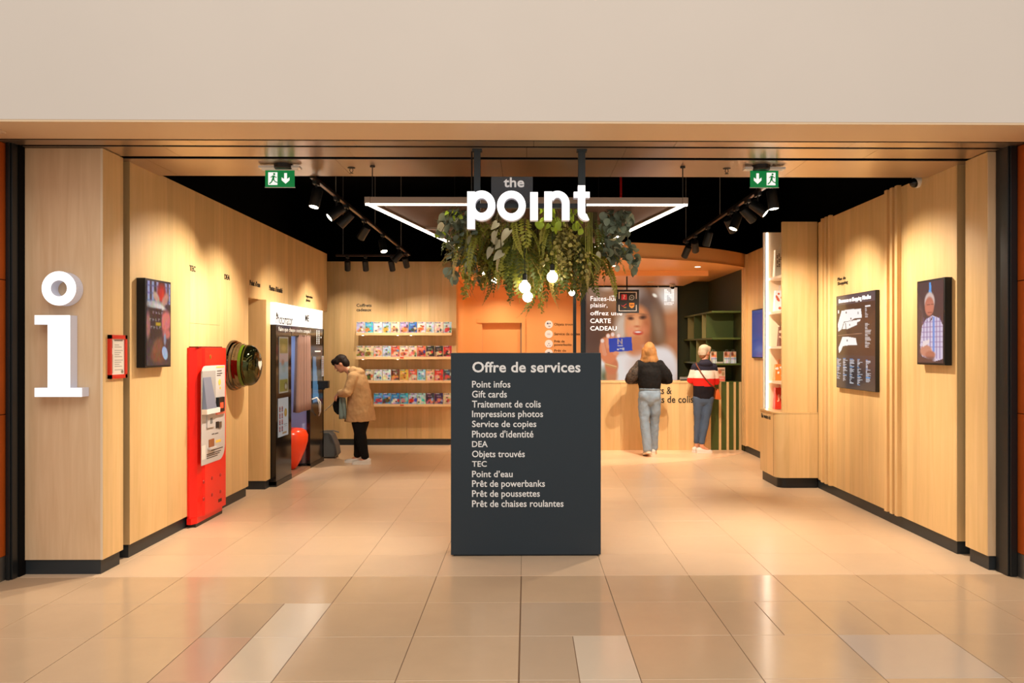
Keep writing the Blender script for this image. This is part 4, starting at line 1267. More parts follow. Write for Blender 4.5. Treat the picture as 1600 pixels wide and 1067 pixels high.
B().tube([(BX + .002, 10.98, .93), (BX + .05, 11.06, .95), (BX + .07, 11.16, .88), (BX + .05, 11.24, .74), (BX + .02, 11.27, .68)], .009, n=8).tube([(BX + .05, 11.06, .95), (BX + .06, 11.13, .86), (BX + .05, 11.18, .74)], .008, n=8).build('white_cable', WHITE, far, smooth='all')
# curtain: pleated sheet hanging from a rod
cu = B(); nn = 44; vs = []; rows_ = 9
ya, ybb = 10.30, 10.92
for r_ in range(rows_):
    z = 1.80 - (1.80 - .80) * r_ / (rows_ - 1); sp = 1.0 + .12 * r_ / (rows_ - 1)
    for i in range(nn + 1):
        f = i / nn; y = ybb - (ybb - ya) * (1 - f) * (sp - .08)
        amp = .034 + .012 * r_ / rows_
        vs.append((BX - .02 + amp * math.sin(f * 2 * math.pi * 6.5) + .006 * math.sin(f * 31), y, z))
fs = [(r_ * (nn + 1) + i, r_ * (nn + 1) + i + 1, (r_ + 1) * (nn + 1) + i + 1, (r_ + 1) * (nn + 1) + i) for r_ in range(rows_ - 1) for i in range(nn)]
o = cu.add(vs, fs).build('curtain', mat('mauve_curtain_cloth', rgb(150, 118, 106), .85), t, smooth='all')
so = o.modifiers.new('thickness', 'SOLIDIFY'); so.thickness = .004
B().cyl((BX - .02, Y1, 1.80), (BX - .02, Y2, 1.80), .009, n=10).build('curtain_rod', BLACK, t)
# stool
sx_, sy_ = -3.12, 10.62
B().lathe((sx_, sy_, .03), (0, 0, 1), [(0, .05), (.03, .08), (.12, .13), (.25, .185), (.37, .22), (.45, .222), (.51, .195), (.535, .15), (.545, .08)], n=32).build('stool', mat('orange_red_plastic', rgb(240, 66, 24), .25), t, smooth='all')

# grey plastic thing at the far end of the booth
p = at_z(513, 707, 0)
t = thing('grey_bin', 'grey rounded plastic bin with a bent handle beyond the photo booth', 'bin', (-2.95, 11.95, 0))
prof = [(-.17, .02), (.11, .02), (.15, .06), (.13, .20), (.07, .34), (.03, .38), (-.17, .38)]
B().prism([(-2.95 + a_, z) for a_, z in prof], 11.85, 12.10, 'y').build('body', mat('bin_grey', rgb(86, 86, 86), .5), t, bevel=.012)
B().box(-3.1, -2.84, 11.87, 12.08, 0, .02).build('foot', BLACK, t)
B().tube([(-3.1, 11.97, .385), (-2.98, 11.97, .40), (-2.88, 11.97, .40), (-2.80, 11.97, .375)], .008, n=8).build('handle', GREYP, t, smooth='all')

# ---- red ticket machine
RED = mat('ticket_red_lacquer', rgb(238, 32, 20), .32)
t = thing('ticket_machine', 'tall red ticket machine with grey control panel on the left wall', 'ticket machine', (-3.03, 7.55, 0))
MX = -2.965
m0, m1 = 7.27, 7.94
top = 1.63
plan = [(XL, m0), (-3.05, m0 - .0), (-3.0, m0 + .05), (-2.985, m0 + .12), (MX, m0 + .14), (MX, m1 - .02), (MX - .015, m1), (XL, m1)]
B().prism(plan, .085, top, 'z').build('body', RED, t, bevel=.002)
B().prism([(XL, m0 - .01), (-3.03, m0 - .01), (-3.0, m0 + .05), (-3.0, m1 - .02), (XL, m1 - .02)], 0.03, .085, 'z').build('lower_body', RED, t)
box('foot', BLACK, XL, -3.0, m0 + .02, m1 - .02, 0, .03, t)
box('top_slot', mat('dark_red', rgb(90, 10, 6), .5), XL, MX - .02, m0 + .04, m1 - .06, top, top + .012, t)
mp = lambda u, v, x=MX: at_x(u, v, x)
a = mp(312.8, 720); b_ = mp(351, 598)
CTRL = mat('control_panel_grey', rgb(198, 194, 192), .4)
ya, yb_ = mp(314, 600).y, mp(350.6, 600).y; za, zb = mp(314, 728).z, mp(314, 572).z
zc = mp(350, 702).z
pp = [(ya, za), (yb_ - .14, za)] + [(yb_ - .14 + .14 * math.sin(R(w_)), za + .14 * (1 - math.cos(R(w_)))) for w_ in range(15, 91, 15)] + [(yb_, zb), (ya + .09, zb)] + [(ya + .09 - .09 * math.sin(R(w_)), zb - .09 * (1 - math.cos(R(w_)))) for w_ in range(15, 91, 15)]
B().prism(pp, MX, MX + .006, 'x').build('control_panel', CTRL, t)
CP = MX + .006


def mbox(nm, m_, u0, u1, v0, v1, d, bevel=.002, par=None):
    a = at_x(u0, v1, CP); b2 = at_x(u1, v1, CP); zt = at_x(u0, v0, CP).z
    return B().box(CP, CP + d, a.y, b2.y, a.z, zt).build(nm, m_, par or t, bevel=bevel)


# darker flat plate paints the shade of a recessed bay; tilted screen on it
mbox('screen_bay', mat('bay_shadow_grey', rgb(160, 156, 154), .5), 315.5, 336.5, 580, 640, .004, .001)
a = mp(316.5, 638, CP); 
y0_, y1_ = mp(316, 600, CP).y, mp(331.5, 600, CP).y; zl, zt = mp(316, 641, CP).z, mp(316, 590, CP).z
scr = B().add([(CP + .045, y0_, zl), (CP + .045, y1_, zl), (CP + .008, y1_ - .05, zt), (CP + .008, y0_ + .005, zt), (CP, y0_, zl), (CP, y1_, zl), (CP, y1_ - .05, zt), (CP, y0_ + .005, zt)], [(0, 1, 2, 3), (4, 7, 6, 5), (0, 4, 5, 1), (1, 5, 6, 2), (2, 6, 7, 3), (3, 7, 4, 0)])
scr.build('screen', mat('dim_touch_screen', rgb(96, 104, 116), .15, emit=.12, emit_color=(.5, .6, .8)), t)
mbox('screen_ledge', WHITE, 315, 336, 640, 648, .05)
k = mbox('card_slot', CTRL, 322.5, 334, 648, 669, .012); mbox('pictogram', GREYP, 326.5, 330, 653, 662, .014, 0, None)
k = mbox('card_terminal', BLACK, 337, 346.5, 621, 644, .03, .004)
mbox('terminal_frame', mat('terminal_orange', rgb(226, 120, 96), .4), 336.5, 349.5, 640, 648, .02)
mbox('terminal_display', mat('terminal_red_glow', rgb(200, 70, 40), .3, emit=.6), 339, 344, 629, 638, .033, 0)
mbox('coin_slot', BLACK, 337, 341, 659, 669, .006); mbox('coin_flap', STEEL, 341, 345, 659, 669, .01)
mbox('ticket_tray', mat('copper_tray', rgb(150, 92, 56), .4), 326, 334, 687, 700, .006)
mbox('tray_lip', CTRL, 324.5, 335.5, 700, 703, .03)
mbox('sticker', mat('sticker_white', rgb(226, 224, 216), .5), 315, 321, 697, 719, .002, 0)
lab = B()
for (u0, u1, v) in ((339, 346, 579), (339, 347, 583), (339, 345, 586), (331, 335, 678), (336, 341, 677), (323, 345, 710), (323, 343, 713), (323, 340, 716), (330, 348, 703.5)):
    a = at_x(u0, v + 1.2, CP); b2 = at_x(u1, v + 1.2, CP); lab.box(CP, CP + .0015, a.y, b2.y, a.z, a.z + .008)
lab.build('printed_lines', mat('print_dark', rgb(70, 60, 56), .5), t)
yel = mat('yellow_print', rgb(240, 200, 90), .5)
a = at_x(343, 597, CP); B().cyl((CP, a.y, a.z), (CP + .002, a.y, a.z), .03, n=16).build('yellow_symbol', yel, t)
a = at_x(344, 606, CP); B().cyl((CP, a.y, a.z), (CP + .002, a.y, a.z), .014, n=12).build('yellow_symbol', yel, t)
mbox('yellow_label', yel, 338, 350, 572.5, 574.5, .0015, 0); mbox('yellow_label', yel, 337, 345, 688, 692, .0015, 0)
a = at_x(328.5, 557.5, MX); B().lathe((MX, a.y, a.z), (1, 0, 0), [(0, .022), (.004, .022), (.008, .012)], n=16).build('lock', mat('brass_lock', rgb(200, 160, 80), .3, metal=.9), t, smooth=True)
for u, v in ((318, 753), (331, 747), (344, 742), (318, 780), (331, 773), (344, 768)):
    a = at_x(u, v, MX); B().lathe((MX, a.y, a.z), (1, 0, 0), [(0, .018), (.006, .014), (.007, .004)], n=14).build('bolt_cap', mat('dark_red_cap', rgb(170, 24, 14), .4), t, smooth=True)
a = at_x(341, 785, MX); b2 = at_x(346, 785, MX); B().box(MX, MX + .003, a.y, b2.y, a.z, a.z + .03).build('maker_plate', mat('dark_red', rgb(90, 10, 6), .5), t)

# ---- domed defibrillator cabinet
c = Vector((XL, 8.40, 1.448))
t = thing('defibrillator_dome', 'shiny dark green domed defibrillator cabinet on the left wall', 'defibrillator', (XL, 8.40, 1.2))
CHR = mat('dark_chrome', rgb(118, 110, 98), .05, metal=1.0)
B().lathe(c, (1, 0, 0), [(0, .262), (.02, .264), (.034, .258), (.036, .245), (.05, .243), (.062, .246), (.064, .232), (.09, .228)], n=56).build('base_ring', CHR, t, smooth=True)
B().lathe(c, (1, 0, 0), [(.088, .226), (.12, .224), (.124, .219), (.15, .216)], n=56).build('collar', CHR, t, smooth=True)
dome = [(.15, .215)] + [(.17 + .11 * math.sin(R(w_)), .215 * (math.cos(R(w_)) ** .8 if w_ < 90 else 0)) for w_ in range(0, 91, 9)]
B().lathe(c, (1, 0, 0), dome, n=56).build('dome', mat('smoked_green_dome', rgb(74, 78, 48), .04, metal=.95), t, smooth='all')
hs = B(); X_ = c.x + .283
hp = [(0, -.05), (.05, .0), (.052, .03), (.03, .048), (0, .03), (-.03, .048), (-.052, .03), (-.05, 0)]
hs.prism([(c.y + a_, c.z + b2) for a_, b2 in hp], X_ - .003, X_, 'x').build('heart_emblem', mat('emblem_white', rgb(225, 230, 220), .3), t)
# green label wrapped round the collar
vs = []; nlab = 12
for i in range(nlab + 1):
    th = R(-70 + 140 * i / nlab)
    for x_, r_ in ((.0, .2265), (.028, .2215)):
        vs.append((c.x + .1225 + x_, c.y - r_ * math.cos(th), c.z + r_ * math.sin(th)))
B().add(vs, [(2 * i, 2 * i + 1, 2 * i + 3, 2 * i + 2) for i in range(nlab)]).build('green_label', mat('green_label_film', rgb(84, 110, 22), .2), t)
# ================================================================== GIFT SHELVES
GW = mat('shelf_maple', rgb(232, 192, 142), .4)
YF = 13.28
shelf_z = [at_y(600, v_, YF).z for v_ in (519.5, 557, 594, 631)]
NX0, NX1 = at_y(556, 500, YF).x, at_y(705.5, 500, YF).x
ordn = ['top', 'second', 'third', 'bottom']
for k, z in enumerate(shelf_z):
    t = thing('gift_shelf', 'maple display shelf on the back wall, %s of four' % ordn[k], 'shelf', ((NX0 + NX1) / 2, YB, z - .045), group='gift shelves on the back wall')
    box('board', GW, NX0 + .002, NX1 - .002, YF + .006, YB, z - .045, z - .012, t, bevel=.002)
    box('lip', GW, NX0 + .002, NX1 - .002, YF, YF + .006, z - .046, z - .004, t)
    pl = [(583 if k == 0 else 627.5)] if False else [628]
    for u in pl:
        x = at_y(u, 500, YF).x
        box('price_tag', mat('tag_red', rgb(214, 84, 54), .5) if k in (1, 3) else mat('tag_cream', rgb(220, 176, 130), .5), x - .03, x + .03, YF - .003, YF, z - .03, z - .008, t)
    for x in (NX0 + .10, -2.15, -1.93) if k == 0 else ((NX0 + .10, -2.15) if k == 1 else (-1.93, -1.38)):
        B().cyl((x, YF + .08, z - .045), (x, YF + .08, z - .051), .014, n=14).build('mini_spot', mat('mini_spot_lens', (1, .9, .7), emit=8, emit_color=(1, .85, .6)) if k < 2 else BLACK, t)

boxes = [
    [('lavender', (196, 196, 230), (226, 150, 80), (245, 245, 250)), ('sky-blue', (96, 178, 224), (232, 150, 80), (60, 214, 222)), ('white and blue', (226, 232, 240), (236, 196, 180), (160, 190, 230)), ('pale blue and amber', (170, 200, 226), (236, 160, 60), (120, 160, 90)), ('cream', (240, 226, 200), (200, 150, 96), (120, 100, 80)), ('lilac and orange', (176, 170, 220), (230, 140, 80), (90, 70, 100)),
     ('deep blue', (50, 110, 200), (50, 40, 60), (236, 190, 190)), ('white and orange', (226, 232, 236), (226, 120, 60), (180, 60, 40)), ('ice-blue', (200, 222, 236), (222, 180, 110), (150, 180, 200)), ('cream and rose', (242, 226, 206), (230, 190, 170), (60, 60, 60)), ('red and green', (206, 222, 232), (214, 44, 30), (60, 130, 50))],
    [('beige picnic', (226, 206, 160), (120, 96, 40), (230, 150, 150)), ('beige leaf', (230, 210, 166), (130, 104, 46), (160, 200, 150)), ('peach', (222, 190, 180), (226, 130, 70), (240, 210, 180)), ('pale blue lawn', (186, 212, 232), (140, 160, 180), (150, 200, 120)), ('salmon', (214, 80, 66), (240, 190, 170), (110, 130, 200)), ('blush', (244, 222, 200), (226, 110, 90), (220, 70, 60)),
     ('blush table', (244, 216, 196), (236, 130, 110), (120, 140, 90)), ('red and navy', (232, 110, 90), (140, 50, 40), (50, 64, 140)), ('black supper', (40, 26, 24), (236, 200, 150), (220, 60, 50)), ('black dinner', (36, 24, 24), (240, 206, 150), (226, 60, 54)), ('scarlet dish', (214, 50, 44), (60, 30, 24), (240, 180, 150))],
    [None, ('olive dish', (236, 220, 190), (96, 100, 50), (220, 90, 60)), ('white and teal', (232, 236, 236), (206, 190, 190), (50, 150, 170)), ('white and lemon', (226, 230, 236), (240, 224, 180), (90, 170, 190)), ('brown table', (110, 60, 30), (236, 150, 70), (240, 220, 200)), ('golden', (222, 180, 70), (206, 150, 50), (200, 130, 60)), ('coral', (232, 110, 80), (236, 206, 180), (240, 230, 220)), ('aqua', (170, 210, 226), (120, 180, 200), (240, 250, 250)), ('sand', (238, 190, 140), (240, 220, 210), (220, 90, 110)), ('vermilion', (230, 54, 34), (244, 190, 170), (210, 30, 20)), ('dark spa', (70, 80, 90), (226, 90, 70), (220, 226, 230))],
    [None, None, ('cyan and red', (90, 170, 226), (226, 70, 80), (230, 240, 250)), ('blue hut', (80, 160, 226), (110, 80, 50), (230, 170, 80)), ('azure', (50, 140, 216), (236, 236, 240), (220, 60, 60)), ('azure dive', (70, 170, 216), (226, 160, 140), (160, 210, 230)), ('red car', (190, 220, 236), (220, 50, 20), (70, 90, 200)), ('mint', (190, 226, 226), (236, 230, 226), (50, 200, 190)), ('purple night', (56, 30, 66), (230, 130, 110), (150, 190, 226)), ('violet evening', (70, 36, 84), (236, 140, 110), (160, 196, 226)), ('plain cream', (236, 214, 180), (226, 180, 140), (214, 90, 60))]]
pos = ['first', 'second', 'third', 'fourth', 'fifth', 'middle', 'fifth-last', 'fourth-last', 'third-last', 'next-to-last', 'rightmost']
bw_, bh_, bd_ = .135, .186, .03
BODY = B().box(-bw_ / 2, bw_ / 2, 0, bd_, 0, bh_)
bodies = {}
for k, row in enumerate(boxes):
    for i, spec in enumerate(row):
        if spec is None: continue
        nm, c0, c1, c2 = spec
        x = NX0 + .074 + i * .1440; z = shelf_z[k] - .012 + .004
        rnd = random.Random(k * 20 + i)
        t = thing('gift_box', '%s gift box, %s on the %s shelf' % (nm, pos[i], ordn[k]), 'gift box', (x, YF + .009, z), group='gift boxes on the back wall shelves')
        o = copy_of(bodies['b'], t, (0, 0, 0)) if 'b' in bodies else BODY.build('carton', mat('carton_white', rgb(226, 222, 214), .5), t, local=True)
        bodies['b'] = o
        cv = Canvas(0, 0, 13, 18, 15, 20, c0)
        cv.ell(rnd.uniform(4, 9), rnd.uniform(11, 13), rnd.uniform(3.5, 6), rnd.uniform(2.5, 4), c1, .25); cv.ell(rnd.uniform(2, 5), 15, 3, 2.2, c1, .3, op=.7)
        cv.ell(rnd.uniform(7, 12), rnd.uniform(7, 14), rnd.uniform(1.5, 2.6), rnd.uniform(1.6, 3), c2, .25); cv.rect(0, 16.4, 13, 18, [(c_ + 255) / 2 for c_ in c2], op=.8)
        cv.rect(.6, .3, 9.5, 2.1, (70, 56, 54), op=.8); cv.rect(1.2, .9, 7, 1.5, (220, 216, 210)); cv.rect(3, 4.4, 10, 5.6, [(c_ + 255) / 2 for c_ in c0], soft=.6)
        cv.ell(rnd.uniform(2, 11), rnd.uniform(6, 9), 1.6, 1.2, [c_ * .5 for c_ in c1], .4); cv.ell(rnd.uniform(2, 11), rnd.uniform(13, 16), 1.4, 1.2, [c_ * .45 for c_ in c2], .4)
        cv.C = cv.C * .86; cv.noise(.26, k * 20 + i, 8)
        o2 = cv.build('cover_print', print_mat('gift_print', emit=0, rough=.35), Vector(t.location) + Vector((-bw_ / 2, -.0012, 0)), (1, 0, 0), (0, 0, 1), bw_, bh_, t)
        t.rotation_euler = (R(-5), 0, R(rnd.uniform(-2, 2)))

# ================================================================== COUNTER
CY_, CZ = 12.75, 1.095
t = thing('counter', 'long maple service counter with green slatted end', 'counter', (1.5, CY_, 0))
xs = [-.35, .62, 1.5, 2.25, 2.945]
for a_, b2 in zip(xs[:-1], xs[1:]):
    box('front_panel', WOOD, a_ + G, b2 - G, CY_, CY_ + .02, .004, CZ - .02, t)
box('carcass', GREEND, -.34, 3.42, CY_ + .021, CY_ + .62, .004, CZ - .03, t)
box('end_panel', GREEN, 2.945, 3.42, CY_ + .006, CY_ + .02, .004, CZ - .02, t)
box('top', WOOD, -.36, 2.95, CY_ - .008, CY_ + .66, CZ - .02, CZ, t, bevel=.002)
box('top_end', GREEN, 2.95, 3.42, CY_ - .004, CY_ + .66, CZ - .02, CZ - .002, t)
for u0, u1 in ((1123, 1126.5), (1135, 1138.5), (1146, 1149.5), (1154.5, 1158)):
    a_ = at_y(u0, 650, CY_).x; b2 = at_y(u1, 650, CY_).x
    box('slat', WOOD, a_, b2, CY_ - .022, CY_ + .006, .004, CZ - .004, t, bevel=.002)
a_ = at_y(1001, 616.5, CY_); b2 = at_y(1049.5, 605, CY_)
lettering('lettering', 'Dépôts &', (a_.x, CY_ - .0005, a_.z - .03), (1, 0, 0), (0, 0, 1), b2.x - a_.x, .155, TXT, t, .014, .003, res=3)
a_ = at_y(999, 629.5, CY_); b2 = at_y(1083.5, 618.5, CY_)
lettering('lettering', 'retraits de colis', (a_.x, CY_ - .0005, a_.z), (1, 0, 0), (0, 0, 1), b2.x - a_.x, b2.z - a_.z, TXT, t, .014, .003, res=3)
# brochure stand on the counter
a_ = at_y(1120.5, 597, 12.85); b2 = at_y(1133, 577, 12.85)
t = thing('brochure', 'pale pink brochure standing upright on the green end of the counter', 'brochure', ((a_.x + b2.x) / 2, 12.86, CZ))
cv = Canvas(0, 0, 12, 20, 16, 26, (238, 206, 180)); cv.ell(4, 6, 3, 3, (200, 110, 70), .3); cv.rect(0, 13, 12, 20, (236, 120, 100), soft=1); cv.rect(5, 3, 11, 5, (150, 120, 90)); cv.rect(3, 15, 10, 16, (250, 240, 230)); cv.ell(9, 9, 2, 3, (190, 150, 100), .3)
cv.build('cover', PRINT, (a_.x, 12.8485, CZ), (1, 0, 0), (0, 0, 1), b2.x - a_.x, b2.z - a_.z + .02, t)
box('backing', WHITE, a_.x, b2.x, 12.85, 12.856, CZ, b2.z + .017, t); box('foot', WHITE, a_.x + .01, b2.x - .01, 12.856, 12.94, CZ, CZ + .006, t)
# monitor behind the counter
p = at_y(1068, 598, 13.25)
t = thing('desk_monitor', 'low dark desk monitor behind the counter near the poster corner', 'monitor', (p.x, 13.2, CZ))
B().box(p.x - .06, p.x + .16, 13.2, 13.22, CZ, CZ + .02).build('base', BLACK, t); B().box(p.x - .07, p.x + .17, 13.21, 13.225, CZ + .02, CZ + .06).build('edge', GREYP, t)

# ================================================================== GREEN SHELVING ALONG THE RIGHT WALL
t = thing('green_shelving', 'olive green open shelving behind the counter with cubbies', 'shelving', (3.2, 13.8, 0))
GX0, GX1, GY0, GY1 = 2.97, 3.435, 12.78, 15.09
for z, lab in ((2.215, 0), (1.785, 0), (1.372, 0)):
    box('shelf_board', GREEN, GX0, GX1, GY0, GY1, z - .014, z + .014, t, bevel=.002)
box('shelf_board', GREEN, GX0, GX1, 13.42, GY1, 1.085, 1.11, t)
GREENLIT = mat('lit_green_board', rgb(150, 140, 84), .5)  # olive board lightened: paints the light falling on some divider faces
for (z0, z1), ys in zip(((1.80, 2.20), (1.3865, 1.771), (1.11, 1.358)), ((13.25, 13.55, 14.2, 14.75), (13.25, 14.0, 14.55), (14.3,))):
    for j, y in enumerate(ys): box('divider', GREENLIT if j % 2 else GREEN, GX0 + .01, GX1, y, y + .022, z0, z1, t)
box('low_panel', GREEN, 3.12, GX1, 13.36, 13.38, 1.11, 1.355, t)
box('base_unit', GREEND, GX0 + .02, GX1, 13.42, GY1, 0.004, 1.08, t)
# gift tins on the lowest shelf
for u, w_, lab in ((1115.5, 9, 'white and blue gift bag beside the striped hoodie, on the green shelf'), (1136, 8.6, 'left one of the paired gift bags on the green shelf'), (1146, 8.6, 'right one of the paired gift bags on the green shelf')):
    p = at_y(u, 560, 12.9); hw_ = w_ * 12.9 / 1250 / 2
    t = thing('gift_bag', lab, 'bag', (p.x, 12.93, 1.3865), group='gift bags on the green shelf')
    B().prism([(p.x - hw_, 1.3865), (p.x + hw_, 1.3865), (p.x + hw_, 1.575), (p.x - hw_, 1.575)], 12.9, 12.97, 'y').build('body', WHITE, t, bevel=.002)
    cv = Canvas(0, 0, 10, 19, 14, 24, (206, 214, 224)); cv.rect(0, 0, 10, 9, (226, 150, 100), soft=2); cv.ell(3, 4, 2.4, 3, (120, 64, 40), .4); cv.ell(7, 3, 2, 2.6, (240, 200, 160), .4); cv.rect(0, 11, 10, 12, (110, 140, 180), soft=.6); cv.rect(7.5, 9, 8.2, 19, (90, 110, 140)); cv.noise(.2, int(u), 6)
    cv.build('print', PRINT, (p.x - hw_, 12.8985, 1.3865), (1, 0, 0), (0, 0, 1), 2 * hw_, .189, t)
    B().tube([(p.x - hw_ * .5, 12.93, 1.575), (p.x - hw_ * .4, 12.93, 1.60), (p.x + hw_ * .4, 12.93, 1.60), (p.x + hw_ * .5, 12.93, 1.575)], .003, n=6).build('handle', GREYP, t)
p = at_y(1124, 566, 12.92)
t = thing('leaflet_stack', 'small stack of pale leaflets lying on the green shelf', 'leaflets', (p.x, 12.95, 1.3865))
for k in range(3): box('leaflet', mat('leaflet_paper', rgb(206, 196, 180), .6), p.x - .05 + .004 * k, p.x + .05 + .004 * k, 12.88, 13.02, 1.3865 + k * .009, 1.394 + k * .009, t)
o = B().prism([(p.x + .065, 1.387), (p.x + .12, 1.387), (p.x + .118, 1.41), (p.x + .10, 1.415), (p.x + .08, 1.40)], 13.0, 13.08, 'y').build('stapler', BLACK, bevel=.002); tag(o, 'small black stapler lying between leaflets and gift bags', 'stapler')

# ================================================================== RIGHT HAND CABINET WITH BAGS
t = thing('display_cabinet', 'tall maple corner cabinet with lit open shelves on the right wall', 'cabinet', (3.15, 9.5, 0))
def rplan(x0, y0, r): return [(XR - .001, y0)] + [(x0 + r - r * math.sin(R(w_)), y0 + r - r * math.cos(R(w_))) for w_ in range(0, 91, 15)] + [(x0, 9.92), (XR - .001, 9.92)]
B().prism(rplan(2.905, 9.2545, .10), .12, .862, 'z').build('base_unit', WOOD, t, smooth=True)
B().prism(rplan(2.895, 9.2525, .11), .865, .882, 'z').build('worktop', WOOD, t, smooth=True)
B().prism(rplan(2.935, 9.28, .09), 0, .12, 'z').build('plinth', BLACK, t, smooth=True)
SHW = mat('shelf_white_maple', rgb(240, 214, 180), .45)
box('side_panel', WOOD, 2.972, 3.384, 9.27, 9.31, .883, 3.10, t, bevel=.002)
box('far_panel', SHW, 2.945, 3.384, 9.86, 9.90, .883, 3.06, t)
box('back_panel', SHW, 3.36, 3.384, 9.31, 9.86, .883, 3.06, t)
box('front_post', mat('white_metal_post', rgb(226, 210, 190), .4), 2.93, 2.955, 9.86, 9.90, .883, 3.06, t)
led = box('led_strip', mat('cabinet_led', (1, 1, 1), emit=11, emit_color=(1, .92, .82)), 2.962, 2.978, 9.85, 9.859, .89, 3.05, t)
bz = [.884]
for v in (1, 2, 3, 4): bz.append(.884 + v * .425)
bz = [.884, 1.232, 1.652, 2.072, 2.49]
for z in bz[1:]: box('shelf', SHW, 2.985, 3.359, 9.315, 9.848, z - .03, z, t)
a_ = at_x(1191, 656.5, 2.905); b2 = at_x(1204, 656.5, 2.905)
a_ = at_x(1204, 651.5, 2.905); 
lettering('lettering', 'En vente ici', (2.9045, 9.86, .775), (0, -1, 0), (0, 0, 1), .36, .05, TXT, t, .02, .003, res=2)
box('door_seam', mat('seam_dark', rgb(120, 84, 50), .6), 2.9035, 2.905, 9.38, 9.383, .13, .86, t)
bagspec = [('orange-red gift bag with white lettering', (232, 60, 34), .884, .26, .20), ('small orange paper bag with a bow', (240, 130, 50), 1.232, .2, .15), ('dark patterned paper bag', (120, 70, 50), 1.652, .24, .09), ('white and blue illustrated bag', (226, 224, 228), 2.072, .26, .18), ('tall cream bag with a dotted emblem', (240, 226, 200), 2.49, .34, .2)]
for k, (lab, c_, z, h_, w_) in enumerate(bagspec):
    x0 = 3.03 + (.05 if k == 2 else 0); y0 = 9.72
    t = thing('shop_bag', lab + ' in the lit cabinet', 'bag', (x0 + w_ / 2, y0 + .05, z + .001), group='paper bags in the lit cabinet')
    bm_ = mat('bag_paper_%d' % k, rgb(*c_), .6)
    B().add([(x0, y0, z + .001), (x0 + w_, y0, z + .001), (x0 + w_, y0 + .1, z + .001), (x0, y0 + .1, z + .001), (x0 + .01, y0 + .02, z + h_), (x0 + w_ - .01, y0 + .02, z + h_), (x0 + w_ - .01, y0 + .07, z + h_), (x0 + .01, y0 + .07, z + h_)], [(0, 1, 5, 4), (1, 2, 6, 5), (2, 3, 7, 6), (3, 0, 4, 7), (0, 3, 2, 1), (4, 5, 6, 7)]).build('body', bm_, t)
    B().tube([(x0 + w_ * .3, y0 + .03, z + h_), (x0 + w_ * .34, y0 + .02, z + h_ + .06), (x0 + w_ * .66, y0 + .02, z + h_ + .06), (x0 + w_ * .7, y0 + .03, z + h_)], .004, n=6).build('handle', bm_, t, smooth='all')
    def on(x, zz_): return Vector((x0 + x * w_, y0 + .02 * zz_ - .002, z + zz_ * h_))
    if k == 0: lettering('lettering', 'JOI', on(.12, .35), (1, 0, 0), (0, .08, 1), w_ * .7, h_ * .35, mat('bag_light_print', rgb(255, 190, 150), .6), t, .03, .001, res=2)
    elif k == 4:
        g = B()
        for r_, row in enumerate(NB):
            for cc, ch in enumerate(row):
                if ch == '1' and (r_ + cc) % 3:
                    p = on(.12 + cc * .11, .82 - r_ * .062); g.box(p.x, p.x + .014, p.y - .001, p.y + .002, p.z, p.z + .014)
        g.build('dotted_emblem', mat('bag_brown_print', rgb(96, 60, 36), .6), t)
    else:
        g = B(); r2 = random.Random(k)
        for j in range(9):
            p = on(r2.uniform(.1, .8), r2.uniform(.15, .85)); g.cyl((p.x, p.y - .001, p.z), (p.x, p.y + .001, p.z), r2.uniform(.008, .02), n=8)
        g.build('pattern_print', mat('bag_print_%d' % k, rgb(*((200, 90, 70), (240, 230, 220), (220, 190, 160), (190, 90, 60), (0, 0, 0))[k]), .6), t)

# blue screen on the far right wall
cv = Canvas(0, 0, 10, 16, 12, 20, (44, 62, 130)); cv.rect(0, 10, 10, 16, (58, 80, 150), soft=6)
t = thing('wall_screen', 'plain blue wall screen beyond the display cabinet on the right', 'screen', (3.42, 11.7, 1.484), group='wall screens')
box('housing', BLACK, 3.405, 3.439, 11.28, 12.06, 1.484, 2.205, t, bevel=.003)
cv.build('display', SCREEN, (3.4035, 12.045, 1.50), (0, -1, 0), (0, 0, 1), .75, .69, t)
# ================================================================== HANGING PLANTS AND BULBS
def leaf_mesh(name, kind, m):
    """a leaf lying along +Y from its stalk at the origin, slightly cupped and folded"""
    if kind == 'round': prof = [(0, .02), (.12, .30), (.35, .47), (.6, .48), (.82, .33), (.95, .14), (1, 0)]
    elif kind == 'heart': prof = [(-.12, .16), (-.04, .32), (.15, .40), (.4, .36), (.65, .25), (.85, .12), (1, 0)]
    else: prof = [(0, .02), (.15, .13), (.4, .18), (.65, .15), (.85, .08), (1, 0)]
    vs = []; fs = []
    for y, w_ in prof:
        z = -.18 * y * y
        vs += [(-w_, y, z + w_ * .25), (0, y if w_ or y > .5 else y, z), (w_, y, z + w_ * .25)]
    if kind == 'heart': vs[1] = (0, 0, 0)
    for i in range(len(prof) - 1):
        a = i * 3; fs += [(a, a + 1, a + 4, a + 3), (a + 1, a + 2, a + 5, a + 4)]
    me = bpy.data.meshes.new(name); me.from_pydata(vs, [], fs); me.materials.append(m)
    me.polygons.foreach_set('use_smooth', [True] * len(fs))
    return me


def leafmat(name, c, rough=.45):
    m = bpy.data.materials.new(name); m.use_nodes = True
    nt = m.node_tree; b = nt.nodes['Principled BSDF']; b.inputs['Roughness'].default_value = rough
    oi = nt.nodes.new('ShaderNodeObjectInfo'); mr = nt.nodes.new('ShaderNodeMapRange'); mr.inputs[3].default_value = .6; mr.inputs[4].default_value = 1.35
    sc = nt.nodes.new('ShaderNodeVectorMath'); sc.operation = 'SCALE'; sc.inputs[0].default_value = c
    nt.links.new(oi.outputs['Random'], mr.inputs[0]); nt.links.new(mr.outputs[0], sc.inputs['Scale']); nt.links.new(sc.outputs[0], b.inputs['Base Color'])
    b.inputs['Subsurface Weight'].default_value = 0
    return m


